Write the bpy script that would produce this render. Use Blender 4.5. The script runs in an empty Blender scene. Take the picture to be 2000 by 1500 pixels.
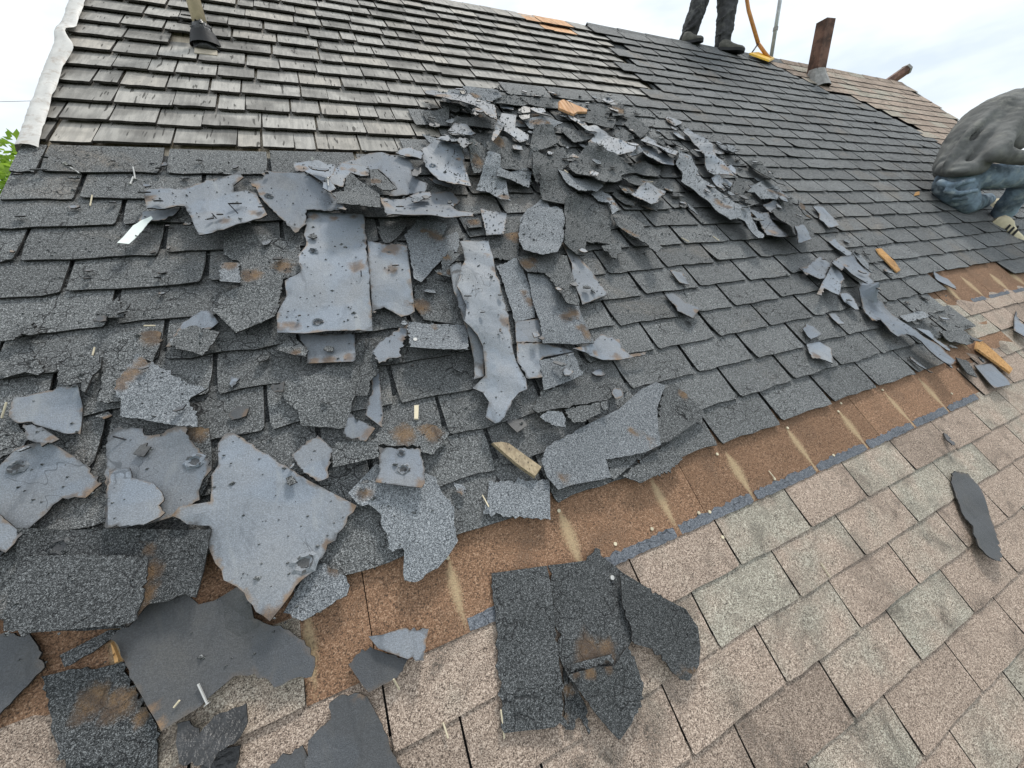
import bpy, bmesh, math, random
import numpy as np
from mathutils import Vector, Matrix
from mathutils.geometry import delaunay_2d_cdt

S = bpy.context.scene
COL = S.collection
PITCH = 0.736606
ROOF = Matrix.Rotation(PITCH, 4, 'X')          # roof frame: u along the ridge, v up the slope, w off the surface
RIDGE_V, RAKE_L, RAKE_R, EAVE_V = 3.572, -.88, 7.18, -1.75
CAM_H = .9525

# ---------------------------------------------------------------- camera, sky, sun
cd = bpy.data.cameras.new('camera'); cam = bpy.data.objects.new('camera', cd); COL.objects.link(cam)
cd.sensor_width = 36; cd.lens = 12.5904; cd.clip_start = .05; cd.clip_end = 600
R3 = Vector((0.9157,-0.3354,0.2213)); U3 = Vector((0.1953,0.8528,0.4844)); F3 = Vector((0.3512,0.4003,-0.8464))
cm = Matrix(((R3.x, U3.x, -F3.x, 0), (R3.y, U3.y, -F3.y, 0), (R3.z, U3.z, -F3.z, CAM_H), (0, 0, 0, 1)))
cam.matrix_world = ROOF @ cm
S.camera = cam
SUN_DIR = Vector((.38, .30, .875)).normalized()
w = bpy.data.worlds.new('World'); S.world = w; w.use_nodes = True
nt = w.node_tree; nt.nodes.clear()
def wn(t, **k):
    n = nt.nodes.new(t)
    for a, b in k.items(): setattr(n, a, b)
    return n
sky = wn('ShaderNodeTexSky', sky_type='NISHITA', sun_disc=False, sun_elevation=math.asin(SUN_DIR.z), sun_rotation=math.atan2(SUN_DIR.x, SUN_DIR.y))
tc = wn('ShaderNodeTexCoord'); mp = wn('ShaderNodeMapping'); mp.inputs['Scale'].default_value = (1.2, 1.2, 3.4)
ns = wn('ShaderNodeTexNoise'); ns.inputs['Scale'].default_value = 2.3; ns.inputs['Detail'].default_value = 5; ns.inputs['Roughness'].default_value = .55
cr = wn('ShaderNodeValToRGB'); e = cr.color_ramp.elements
e[0].position = .36; e[0].color = (4.9, 5.5, 6.1, 1); e[1].position = .58; e[1].color = (6.9, 7.25, 7.45, 1)
mx = wn('ShaderNodeMixRGB'); mx.inputs[0].default_value = .93
bg = wn('ShaderNodeBackground'); bg.inputs[1].default_value = .1; wo = wn('ShaderNodeOutputWorld')
L = nt.links.new
L(tc.outputs['Generated'], mp.inputs[0]); L(mp.outputs[0], ns.inputs['Vector']); L(ns.outputs[0], cr.inputs[0])
L(sky.outputs[0], mx.inputs[1]); L(cr.outputs[0], mx.inputs[2]); L(mx.outputs[0], bg.inputs[0]); L(bg.outputs[0], wo.inputs[0])
sl = bpy.data.lights.new('sun', 'SUN'); sl.energy = 1.5; sl.angle = math.radians(10); sl.color = (1, .96, .9)
so = bpy.data.objects.new('sun', sl); COL.objects.link(so)
so.rotation_euler = SUN_DIR.to_track_quat('Z', 'Y').to_euler()
vs = S.view_settings; vs.view_transform = 'Standard'; vs.look = 'None'; vs.exposure = 0.72; vs.gamma = 1; vs.use_curve_mapping = False

# ---------------------------------------------------------------- materials
class NT:
    def __init__(s, name):
        s.m = bpy.data.materials.new(name); s.m.use_nodes = True; s.t = s.m.node_tree; s.t.nodes.clear()
        s.o = s.t.nodes.new('ShaderNodeOutputMaterial'); s.b = s.n('ShaderNodeBsdfPrincipled'); s.t.links.new(s.b.outputs[0], s.o.inputs[0])
    def n(s, typ, ins=None, **props):
        x = s.t.nodes.new(typ)
        for k, v in props.items(): setattr(x, k, v)
        for k, v in (ins or {}).items(): s.set(x.inputs[k], v)
        return x
    def set(s, sock, v):
        if isinstance(v, bpy.types.NodeSocket): s.t.links.new(v, sock)
        else: sock.default_value = v
    def math(s, op, a, b=0, c=0):
        return s.n('ShaderNodeMath', {0: a, 1: b, 2: c}, operation=op).outputs[0]
    def mix(s, f, a, b, bl='MIX'):
        c = lambda v: v if isinstance(v, bpy.types.NodeSocket) else (*v, 1) if len(v) == 3 else v
        return s.n('ShaderNodeMixRGB', {0: f, 1: c(a), 2: c(b)}, blend_type=bl).outputs[0]
    def noise(s, vec, scale, detail=2, rough=.5, dist=0):
        return s.n('ShaderNodeTexNoise', {'Vector': vec, 'Scale': scale, 'Detail': detail, 'Roughness': rough, 'Distortion': dist}).outputs[0]
    def step(s, v, lo, hi):
        return s.n('ShaderNodeMapRange', {0: v, 1: lo, 2: hi, 3: 0.0, 4: 1.0}, interpolation_type='SMOOTHSTEP').outputs[0]
    def pos(s):
        """position in the roof frame"""
        g = s.n('ShaderNodeNewGeometry')
        return s.n('ShaderNodeMapping', {'Vector': g.outputs['Position'], 'Rotation': (-PITCH, 0, 0)}, vector_type='POINT').outputs[0]
    def rand(s): return s.n('ShaderNodeObjectInfo').outputs['Random']
    def attr(s, name): return s.n('ShaderNodeAttribute', {}, attribute_name=name).outputs['Fac']
    def bump(s, h, st, d):
        s.set(s.b.inputs['Normal'], s.n('ShaderNodeBump', {'Height': h, 'Strength': st, 'Distance': d}).outputs[0])
    def fin(s, col, rough=.9, spec=.25):
        s.set(s.b.inputs['Base Color'], col); s.set(s.b.inputs['Roughness'], rough); s.set(s.b.inputs['Specular IOR Level'], spec)
        return s.m
RUST = (.25, .155, .08); RUST2 = (.125, .085, .058)
def stain_mix(t, p, col):
    a = t.attr('stain'); nz = t.noise(p, 70, 4, .65); nz2 = t.noise(p, 17, 3, .6, .6)
    f = t.math('ADD', a, t.math('ADD', t.math('MULTIPLY', t.math('SUBTRACT', nz, .5), .8), t.math('MULTIPLY', t.math('SUBTRACT', nz2, .5), 1.3)))
    f = t.math('MULTIPLY', t.step(f, .12, .75), t.step(a, .0, .25))
    sc = t.mix(t.step(nz2, .4, .62), RUST, RUST2)
    sc = t.mix(t.math('MULTIPLY', t.step(t.noise(p, 420, 1), .5, .62), .5), sc, (.05, .04, .035))
    return t.mix(t.math('MULTIPLY', f, .78), col, sc)
def granules(name, dark, mid, light, crack=0., vary=.25, cover=.5, rough=.92, tint=None, dirt=0., spec=.2, gs=330, dust=0.):
    """crushed-stone shingle face: speckle, fine cracks, patchy wear"""
    t = NT(name); p = t.pos()
    fine = t.noise(p, gs, 2.5, .75); fine2 = t.noise(p, gs * .42, 2, .6)
    big = t.noise(p, 5, 3, .6); r = t.rand()
    sp = t.math('ADD', t.math('MULTIPLY', fine, .72), t.math('MULTIPLY', fine2, .28))
    col = t.mix(t.step(sp, .40, .50), dark, mid)
    col = t.mix(t.step(sp, .52 + (.5 - cover) * .12, .60 + (.5 - cover) * .12), col, light)
    if tint: col = t.mix(t.step(t.math('ADD', r, t.math('MULTIPLY', t.math('SUBTRACT', t.noise(p, 9, 3), .5), .9)), .5, 1.), col, t.mix(1., col, tint, 'MULTIPLY'))
    br = t.math('ADD', 1 - vary * .85, t.math('MULTIPLY', t.math('ADD', r, big), vary * .85))
    col = t.mix(1., col, t.n('ShaderNodeCombineXYZ', {0: br, 1: br, 2: br}).outputs[0], 'MULTIPLY')
    h = sp
    if dirt:
        dn = t.math('MULTIPLY', t.step(t.noise(p, 6, 5, .7, .6), .50, .70), t.step(fine2, .36, .6))
        col = t.mix(t.math('MULTIPLY', dn, dirt), col, (.05, .045, .04))
    if dust:
        col = t.mix(t.math('MULTIPLY', t.math('MULTIPLY', t.step(t.noise(p, 2.3, 5, .62, .5), .54, .72), t.step(fine2, .34, .6)), dust), col, (.27, .215, .16))
    if crack:
        wv = t.n('ShaderNodeVectorMath', {0: p, 1: t.n('ShaderNodeVectorMath', {0: t.n('ShaderNodeTexNoise', {'Vector': p, 'Scale': 22.0, 'Detail': 3.0}).outputs['Color'], 1: (.05, .05, .0)}, operation='MULTIPLY').outputs[0]}, operation='ADD').outputs[0]
        vd = t.n('ShaderNodeTexVoronoi', {'Vector': wv, 'Scale': 26.0}, feature='DISTANCE_TO_EDGE').outputs['Distance']
        ck = t.math('MULTIPLY', t.math('SUBTRACT', 1., t.step(vd, .006, .032)), t.step(t.noise(p, 9, 2), .46, .6))
        col = t.mix(t.math('MULTIPLY', ck, crack), col, (.012, .012, .013))
        h = t.math('SUBTRACT', h, t.math('MULTIPLY', ck, .8))
    col = stain_mix(t, p, col)
    t.bump(h, .75, .004)
    return t.fin(col, rough, spec)
MAT = {}
MAT['grey'] = granules('grey_granules', (.017, .018, .0185), (.104, .1095, .111), (.39, .402, .405), crack=.9, dust=.5, vary=.42, cover=.48, gs=520, rough=.8, spec=.35)
MAT['tan'] = granules('tan_granules', (.085, .066, .055), (.365, .282, .225), (.70, .575, .475), crack=0, vary=.52, tint=(.80, .93, .95), dirt=.85, cover=.52, gs=430)
MAT['brown'] = granules('brown_granules', (.078, .053, .039), (.25, .143, .086), (.43, .288, .195), vary=.25, cover=.42, dirt=.35)
MAT['g'] = granules('loose_grey_granules', (.016, .017, .0175), (.096, .101, .103), (.37, .382, .385), crack=.85, vary=.42, cover=.48, gs=520)
MAT['k'] = granules('dark_loose_granules', (.012, .013, .0135), (.062, .066, .068), (.24, .25, .255), crack=.55, vary=.3, cover=.47, gs=560)
MAT['h'] = granules('flecked_grey_granules', (.036, .039, .042), (.18, .196, .212), (.43, .45, .47), vary=.32, cover=.54, gs=520)
MAT['seal'] = granules('sealant', (.07, .077, .088), (.145, .158, .18), (.25, .265, .29), crack=.4, vary=.2, cover=.4)
def sheet(name, base, alt, dark, rough=.62, spec=.4, speck=.5, rimk=.7):
    """smooth sanded back of a shingle"""
    t = NT(name); p = t.pos(); r = t.rand()
    big = t.noise(p, 6, 4, .6, .5); mid = t.noise(p, 38, 4, .65); fine = t.noise(p, 480, 1.5, .6)
    col = t.mix(t.math('MULTIPLY', t.step(big, .45, .7), .55), base, alt)
    col = t.mix(t.math('MULTIPLY', t.step(mid, .56, .74), .45), col, dark)
    col = t.mix(t.math('MULTIPLY', t.step(fine, .55, .66), speck), col, tuple(min(1, c * 1.55) for c in base))
    col = t.mix(t.math('MULTIPLY', t.step(fine, .46, .36), speck * .8), col, tuple(c * .45 for c in base))
    zone = t.step(t.noise(t.n('ShaderNodeVectorMath', {0: p, 1: t.n('ShaderNodeCombineXYZ', {0: t.math('MULTIPLY', r, 9.), 1: t.math('MULTIPLY', r, 5.), 2: 0.}).outputs[0]}, operation='ADD').outputs[0], 4.2, 2, .5, .3), .49, .54)
    col = t.mix(t.math('MULTIPLY', t.math('MULTIPLY', zone, t.step(t.noise(p, 300, 2, .7), .47, .56)), .55), col, tuple(c * .55 for c in base))
    col = t.mix(t.math('MULTIPLY', zone, .22), col, (base[0] * 1.35, base[1] * 1.18, base[2]))
    sm = t.noise(t.n('ShaderNodeMapping', {'Vector': p, 'Scale': (1., .28, 1.), 'Rotation': (0, 0, .5)}).outputs[0], 22, 4, .65, .8)
    col = t.mix(t.math('MULTIPLY', t.step(sm, .55, .72), .5), col, tuple(c * .42 for c in base))
    col = t.mix(t.math('MULTIPLY', t.step(sm, .44, .30), .35), col, (base[0] * 1.5, base[1] * 1.38, base[2] * 1.2))
    rim = t.math('MULTIPLY', t.step(t.math('ADD', t.attr('rim'), t.math('MULTIPLY', t.math('SUBTRACT', t.noise(p, 34, 4, .65), .5), 1.8)), .55, 1.15), rimk)
    col = t.mix(rim, col, t.mix(t.step(t.noise(p, 12, 2), .42, .58), (.045, .043, .042), (.20, .135, .08)))
    cz = t.math('ABSOLUTE', t.math('SUBTRACT', t.noise(p, 5.5, 3, .6, .7), .5))
    col = t.mix(t.math('MULTIPLY', t.math('MULTIPLY', t.step(cz, .006, .0015), t.step(t.noise(p, 4, 1), .57, .64)), .55), col, tuple(c * .2 for c in base))
    br = t.math('ADD', .72, t.math('MULTIPLY', r, .46))
    col = t.mix(1., col, t.n('ShaderNodeCombineXYZ', {0: br, 1: br, 2: br}).outputs[0], 'MULTIPLY')
    col = stain_mix(t, p, col)
    t.bump(t.math('ADD', fine, t.math('MULTIPLY', mid, 1.5)), .35, .003)
    return t.fin(col, rough, spec)
MAT['b'] = sheet('sanded_back', (.192, .219, .255), (.245, .247, .247), (.115, .125, .142))
MAT['d'] = sheet('tarred_back', (.062, .067, .074), (.10, .095, .085), (.035, .037, .04), rough=.5, spec=.5, speck=.6, rimk=.22)
def wood(name, a, b, c, axis=(1, .06, 1), sc=60, rough=.85, vary=.4, patch=0):
    t = NT(name); p = t.pos(); r = t.rand()
    off = t.n('ShaderNodeVectorMath', {0: p, 1: t.n('ShaderNodeCombineXYZ', {0: t.math('MULTIPLY', r, 7.), 1: t.math('MULTIPLY', r, 3.), 2: 0.}).outputs[0]}, operation='ADD').outputs[0]
    q = t.n('ShaderNodeMapping', {'Vector': off, 'Scale': axis}).outputs[0]
    g1 = t.noise(q, sc, 4, .6); g2 = t.noise(q, sc * 3.2, 2, .6); bl = t.noise(off, 11, 3, .6)
    col = t.mix(t.step(g1, .38, .62), a, b)
    col = t.mix(t.math('MULTIPLY', t.step(bl, .5, .72), .6), col, c)
    ln = t.step(t.noise(q, sc * 1.1, 1), .345, .295)
    col = t.mix(t.math('MULTIPLY', ln, .75), col, (.02, .018, .015))
    if patch: col = t.mix(t.math('MULTIPLY', t.step(t.noise(off, 4, 2), .5, .66), patch), col, (.08, .075, .07))
    br = t.math('ADD', 1 - vary / 2, t.math('MULTIPLY', r, vary))
    col = t.mix(1., col, t.n('ShaderNodeCombineXYZ', {0: br, 1: br, 2: br}).outputs[0], 'MULTIPLY')
    t.bump(t.math('ADD', g1, t.math('MULTIPLY', g2, .5)), .5, .004)
    return t.fin(col, rough, .2)
MAT['shake'] = wood('weathered_cedar', (.295, .283, .262), (.385, .368, .338), (.225, .215, .198), axis=(1, .03, 1), sc=70, vary=.34, patch=.5)
MAT['shake_brown'] = wood('browner_cedar', (.33, .31, .28), (.43, .40, .355), (.25, .235, .21), axis=(1, .03, 1), sc=70, vary=.25, patch=.3)
MAT['fresh'] = wood('fresh_split_cedar', (.52, .27, .13), (.66, .42, .25), (.42, .22, .12), sc=90, vary=.2)
MAT['pale'] = wood('unweathered_cedar', (.43, .37, .29), (.52, .455, .36), (.36, .30, .23), sc=70, vary=.15)
MAT['orange'] = wood('orange_splinter', (.42, .225, .085), (.56, .33, .14), (.27, .15, .07), axis=(1, .5, 1), sc=160, vary=.1, patch=.35)
MAT['lath'] = wood('pale_lath', (.33, .26, .17), (.46, .37, .25), (.18, .14, .10), axis=(1, .6, 1), sc=150, vary=.1, patch=.4)
def plain(name, col, rough=.7, metal=0., amt=.25, sc=18, spec=.4, dirt=None, bump=.2):
    t = NT(name); p = t.pos(); nz = t.noise(p, sc, 5, .65)
    c = t.mix(t.step(nz, .35, .68), tuple(x * (1 - amt) for x in col), tuple(min(1, x * (1 + amt * .5)) for x in col))
    if dirt: c = t.mix(t.math('MULTIPLY', t.step(t.noise(p, sc * 1.7, 5, .7), .50, .68), .7), c, dirt)
    t.set(t.b.inputs['Metallic'], metal); t.bump(nz, bump, .01)
    return t.fin(c, rough, spec)
MAT['felt'] = plain('black_underlayment', (.022, .021, .020), .95)
MAT['asphalt'] = plain('black_asphalt_cut_edge', (.028, .027, .026), .85, amt=.5, sc=90)
MAT['endgrain'] = plain('blackened_end_grain', (.045, .04, .035), .95, amt=.5, sc=60)
MAT['trim'] = plain('aged_white_flashing', (.62, .605, .575), .55, amt=.12, sc=14, dirt=(.36, .30, .25))
MAT['pipe_tan'] = plain('tan_plastic_pipe', (.50, .41, .27), .5, amt=.2, sc=22)
MAT['tar'] = plain('roofing_tar', (.03, .031, .033), .32, amt=.5, sc=40, spec=.6, bump=.8)
MAT['t'] = MAT['tar']
MAT['lead'] = plain('grey_flashing', (.30, .29, .275), .5, amt=.3, sc=20)
MAT['flash_tan'] = plain('tan_flashing_plate', (.50, .44, .35), .5, amt=.15)
MAT['rust_pipe'] = plain('rusty_duct', (.16, .085, .06), .75, amt=.6, sc=9, dirt=(.27, .15, .10))
MAT['steel'] = plain('galvanised_steel', (.58, .60, .62), .4, metal=.6, amt=.2)
MAT['nail'] = plain('nail_steel', (.62, .61, .58), .38, metal=.7, amt=.2)
MAT['nail_dark'] = plain('dark_nail_steel', (.05, .05, .055), .4, metal=.5, amt=.3)
MAT['paper'] = plain('white_paper', (.74, .80, .76), .8, amt=.06)
MAT['straw'] = plain('pale_sliver', (.66, .58, .42), .8, amt=.2)
MAT['yellow'] = plain('yellow_steel', (.85, .50, .04), .45, amt=.2)
MAT['orangetube'] = plain('orange_handle', (.62, .27, .07), .45, amt=.2)
MAT['denim'] = plain('blue_denim', (.20, .265, .33), .9, amt=.6, sc=7, dirt=(.42, .48, .50))
MAT['blackjean'] = plain('dark_jeans', (.05, .05, .052), .9, amt=.5, sc=9, dirt=(.12, .12, .11))
MAT['hoodie'] = plain('grey_hoodie', (.15, .152, .146), .95, amt=.3, sc=6, dirt=(.22, .22, .195))
MAT['shirt'] = plain('dark_shirt', (.06, .06, .065), .95, amt=.3)
MAT['skin'] = plain('skin', (.42, .25, .17), .6, amt=.1)
MAT['hair'] = plain('dark_hair', (.02, .015, .012), .7, amt=.4, sc=60)
MAT['shoe_dark'] = plain('dark_work_shoe', (.11, .105, .09), .8, amt=.4, sc=25)
MAT['shoe_cream'] = plain('cream_sneaker', (.66, .58, .40), .7, amt=.15)
MAT['black'] = plain('black_rubber', (.02, .02, .022), .6)
MAT['wall'] = plain('painted_siding', (.55, .53, .48), .8, amt=.1)
MAT['lawn'] = plain('lawn', (.06, .10, .03), .95, amt=.5, sc=2)
MAT['bark'] = plain('bark', (.10, .075, .055), .95, amt=.5, sc=12)
def leafmat():
    t = NT('leaves'); p = t.pos(); nz = t.noise(p, 3.5, 3); n2 = t.noise(p, 40, 1)
    c = t.mix(t.step(nz, .35, .65), (.16, .28, .03), (.32, .48, .06)); c = t.mix(t.math('MULTIPLY', t.step(n2, .5, .7), .5), c, (.36, .5, .10))
    tr = t.n('ShaderNodeBsdfTranslucent', {0: c}); ms = t.n('ShaderNodeMixShader', {0: .5, 1: t.b.outputs[0], 2: tr.outputs[0]})
    t.t.links.new(ms.outputs[0], t.o.inputs[0]); return t.fin(c, .6, .3)
MAT['leaf'] = leafmat()

# ---------------------------------------------------------------- helpers
def tag(o, label=None, cat=None, group=None, kind=None):
    for k, v in (('label', label), ('category', cat), ('group', group), ('kind', kind)):
        if v: o[k] = v
    return o
def mesh(name, verts, faces, mat, smooth=False):
    m = bpy.data.meshes.new(name); m.from_pydata(verts, [], faces); m.update()
    if mat: m.materials.append(MAT[mat])
    if smooth: m.shade_smooth()
    return m
def link(name, data, parent=None, mw=None):
    o = bpy.data.objects.new(name, data); COL.objects.link(o)
    if parent: o.parent = parent
    if mw is not None: o.matrix_basis = mw
    return o
def empty(name, loc=(0, 0, 0), mw=None):
    o = bpy.data.objects.new(name, None); COL.objects.link(o); o.empty_display_size = .1
    o.matrix_basis = mw if mw is not None else Matrix.Translation(loc)
    return o
def boxv(x0, x1, y0, y1, z0, z1):
    v = [(x, y, z) for z in (z0, z1) for y in (y0, y1) for x in (x0, x1)]
    return v, [(0, 2, 3, 1), (4, 5, 7, 6), (0, 1, 5, 4), (2, 6, 7, 3), (0, 4, 6, 2), (1, 3, 7, 5)]
def tube(path, rad, seg=10, cap=True):
    vs, fs = [], []; P = [Vector(p) for p in path]
    rad = rad if isinstance(rad, (list, tuple)) else [rad] * len(P)
    for i, p in enumerate(P):
        d = (P[min(i + 1, len(P) - 1)] - P[max(i - 1, 0)]).normalized()
        a = d.cross(Vector((0, 0, 1)) if abs(d.z) < .9 else Vector((1, 0, 0))).normalized(); b = d.cross(a)
        for k in range(seg):
            t = 2 * math.pi * k / seg; vs.append(p + (a * math.cos(t) + b * math.sin(t)) * rad[i])
    for i in range(len(P) - 1):
        for k in range(seg):
            k2 = (k + 1) % seg; fs.append((i * seg + k, i * seg + k2, (i + 1) * seg + k2, (i + 1) * seg + k))
    if cap: fs += [tuple(range(seg))[::-1], tuple(range((len(P) - 1) * seg, len(P) * seg))]
    return vs, fs
def project(u, v, wv=0):
    d = Vector((u, v, wv - CAM_H)); z = d.dot(F3)
    if z < .05: return None
    k = cd.lens / 36 * 2000
    return 1000 + d.dot(R3) * k / z, 750 - d.dot(U3) * k / z, z
def in_view(u, v, m=60):
    q = project(u, v); return q is not None and -m < q[0] < 2000 + m and -m < q[1] < 1500 + m

HU0,HV0,HC=-1.4,-1.2,.008; HN,HM=800,520
EXPO=.127
def gray_ok(u,k):
    v=.076+.127*k
    vm=v+.06
    if k<0 or v>3.5: return False
    lim=[2.5,3.0,3.02][k] if k<3 else np.interp(vm,[.5,1.99,2.19,2.48,2.72,2.84,2.94,3.14,3.3,3.63],[6.4,5.82,5.7,5.6,5.35,5.06,4.73,4.72,4.48,4.55])
    if k==3 and 3.02<u<3.95: return False
    lo=-.9 if vm<1.64 else (np.interp(vm,[1.64,1.8,2.05,2.17,2.3,2.4],[.33,.45,.52,.7,1.0,1.1]) if vm<2.40 else 2.27)
    if k==0: lo=-.35
    return lo<=u<=lim
def surf(u,v):
    """height of the laid roof surface"""
    k=math.floor((v-.076)/EXPO); f=(v-.076)/EXPO-k
    if gray_ok(u,k): return .008+.011*(1-f*.809)+.0055
    if v>1.6 and u<2.3: return .022
    return .010
def init_height():
    Hm=np.zeros((HM,HN))
    for j in range(HM):
        v=HV0+j*HC
        k=math.floor((v-.076)/EXPO)
        row=[surf(HU0+i*HC,v) for i in range(0,HN,4)]
        Hm[j]=np.repeat(row,4)[:HN]
    return Hm
def inside(poly,X,Y):
    r=np.zeros(X.shape,bool); x1,y1=poly[-1]
    for x2,y2 in poly:
        c=(y1>Y)!=(y2>Y)
        if abs(y2-y1)>1e-12: r^=c&(X<(x2-x1)*(Y-y1)/(y2-y1)+x1)
        x1,y1=x2,y2
    return r
def boxblur(a,r):
    for ax in (0,1):
        p=np.concatenate([np.repeat(np.take(a,[0],ax),r+1,ax),a,np.repeat(np.take(a,[-1],ax),r,ax)],ax)
        c=np.cumsum(p,ax); n=a.shape[ax]
        a=(np.take(c,range(2*r+1,2*r+1+n),ax)-np.take(c,range(0,n),ax))/(2*r+1)
    return a
def maxf(a,r):
    o=a.copy()
    for d in range(1,r+1):
        for ax in (0,1):
            for s in (d,-d): o=np.maximum(o,np.roll(a,s,ax))
    return o
def drape(Hm,poly,lift,seed):
    """rest a sheet on what lies below it; returns (window, heights)"""
    rnd=random.Random(seed); pts=np.array(poly)
    m=14
    i0=max(0,int((pts[:,0].min()-HU0)/HC)-m); i1=min(HN,int((pts[:,0].max()-HU0)/HC)+m)
    j0=max(0,int((pts[:,1].min()-HV0)/HC)-m); j1=min(HM,int((pts[:,1].max()-HV0)/HC)+m)
    if i1-i0<4 or j1-j0<4: return None
    U,V=np.meshgrid(HU0+np.arange(i0,i1)*HC,HV0+np.arange(j0,j1)*HC)
    M=inside(poly,U,V).astype(float)
    if M.sum()<1: M[(j1-j0)//2,(i1-i0)//2]=1
    h=maxf(Hm[j0:j1,i0:i1],2)
    w1=boxblur(boxblur(M,6),6)+1e-9; sm=boxblur(boxblur(h*M,6),6)/w1
    d=np.where(M>0,h-sm,-1); q=np.quantile(d[M>0],.9)
    w=sm+max(0,min(q,.012))
    w=np.where(M>0,np.maximum(w,h-.001),w)
    w2=boxblur(M,3)+1e-9
    w=np.where(w2>1e-6,boxblur(w*M,3)/w2,w)+.0015
    vmin,vmax=pts[:,1].min(),pts[:,1].max()
    t=np.clip((vmax-V)/(vmax-vmin+1e-6),0,1)
    a=rnd.uniform(0,6.28); k=rnd.uniform(14,26); amp=min(.011,.0015+.04*(vmax-vmin)**1.5); a2=a+rnd.uniform(1,2); k2=rnd.uniform(30,60)
    w=w+lift/1000*t**1.4+amp*(1+np.sin(k*(U*math.cos(a)+V*math.sin(a))+a))*.5+amp*.25*(1+np.sin(k2*(U*math.cos(a2)+V*math.sin(a2))+a2))
    return i0,j0,w,M
def commit(Hm,dr,th):
    i0,j0,w,M=dr
    s=Hm[j0:j0+w.shape[0],i0:i0+w.shape[1]]
    s[:]=np.where(M>0,np.maximum(s,w+th),s)
def sample(dr,u,v):
    i0,j0,w,M=dr
    x=min(max((u-HU0)/HC-i0,0),w.shape[1]-1.001); y=min(max((v-HV0)/HC-j0,0),w.shape[0]-1.001)
    i,j=int(x),int(y); fx,fy=x-i,y-j
    return (w[j,i]*(1-fx)+w[j,i+1]*fx)*(1-fy)+(w[j+1,i]*(1-fx)+w[j+1,i+1]*fx)*fy

# ---------------------------------------------------------------- ground, house below the roof
rng = random.Random(7)
GZ = -4.1
gv = [(-300, -300, GZ), (300, -300, GZ), (300, 300, GZ), (-300, 300, GZ)]
tag(link('ground', mesh('ground', gv, [(0, 1, 2, 3)], 'lawn')), kind='structure')
cs, sn = math.cos(PITCH), math.sin(PITCH)
ry, rz = RIDGE_V * cs, RIDGE_V * sn; ey, ez = EAVE_V * cs, EAVE_V * sn; by = 2 * ry - ey
house = empty('house', (0, 0, GZ)); tag(house, 'house with steep roof half stripped to cedar shakes under dark and tan shingles', 'house')
wl = []
for x in (RAKE_L + .3, RAKE_R - .3):
    pts = [(x, ey + .45, GZ), (x, by - .45, GZ), (x, by - .45, ez + .3), (x, ry, rz - .2), (x, ey + .45, ez + .3)]
    pts = [(a, b, c - GZ) for a, b, c in pts]
    link('gable_wall', mesh('gable_wall', pts + [(a + (.1 if x < 0 else -.1), b, c) for a, b, c in pts], [(0, 1, 2, 3, 4), (9, 8, 7, 6, 5)] + [(i, (i + 1) % 5, 5 + (i + 1) % 5, 5 + i) for i in range(5)], 'wall'), house)
for y in (ey + .47, by - .57):
    link('long_wall', mesh('long_wall', *boxv(RAKE_L + .41, RAKE_R - .41, y, y + .1, 0, ez + .25 - GZ), 'wall'), house)

# ---------------------------------------------------------------- the roof: deck, shakes, two layers of shingles
roof = link('roof', mesh('roof', *boxv(RAKE_L + .01, RAKE_R, EAVE_V, RIDGE_V - .03, -.06, -.022), 'felt'), house, Matrix.Translation((0, 0, -GZ)) @ ROOF)
def rlink(name, data, m=None, **k):
    o = link(name, data, roof, m); tag(o, **k); return o
rlink('tan_underlay', mesh('tan_underlay', *boxv(RAKE_L + .02, RAKE_R - .01, EAVE_V + .01, -.02, -.021, -.0035), 'felt'))
for q, bx in enumerate(((-.86, 2.5, .135, 1.6), (.9, 4.4, 1.602, 2.36), (2.31, 4.4, 2.362, 3.53), (2.502, 5.75, .62, 1.6), (4.402, 5.5, 1.602, 2.3))):
    rlink('worn_underlay', mesh('worn_underlay', *boxv(*bx, -.004, .003 + .0004 * q), 'k'))
rlink('bare_deck', mesh('bare_deck', *boxv(RAKE_L + .02, 2.34, 1.5, RIDGE_V - .035, -.021, -.014), 'pale'))
# far slope, seen only past the ridge
Mb = Matrix.Rotation(-2 * PITCH, 4, 'X'); Mb.translation = (0, RIDGE_V, 0)
rlink('far_slope', mesh('far_slope', *boxv(RAKE_L, RAKE_R, .02, RIDGE_V - EAVE_V, -.06, .0), 'tan'), Mb)
# ridge caps
for i in range(10, 26):
    x0 = RAKE_L + i * .31; x1 = min(x0 + .33, RAKE_R)
    z = .017 + rng.uniform(-.001, .001); j = rng.uniform(-.005, .005); c = []
    for x, q in ((x0, .003), (x1, 0)):
        c += [(x, RIDGE_V - .07 + j, z + q - .008), (x, RIDGE_V + .004, z + q), (x, RIDGE_V + .02, -.03 + q)]
    c += [(x, y - .002, z_ - .005) for x, y, z_ in c]
    rlink('ridge_cap', mesh('ridge_cap', c, [(0, 3, 4, 1), (1, 4, 5, 2), (0, 6, 9, 3), (0, 1, 7, 6), (3, 9, 10, 4)], 'grey' if x0 < 4.5 else 'tan'))
rb = boxv(RAKE_L + .05, 2.3, RIDGE_V - .05, RIDGE_V + .012, -.03, -.006)
rlink('ridge_board', mesh('ridge_board', *rb, 'shake_brown'))

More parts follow.
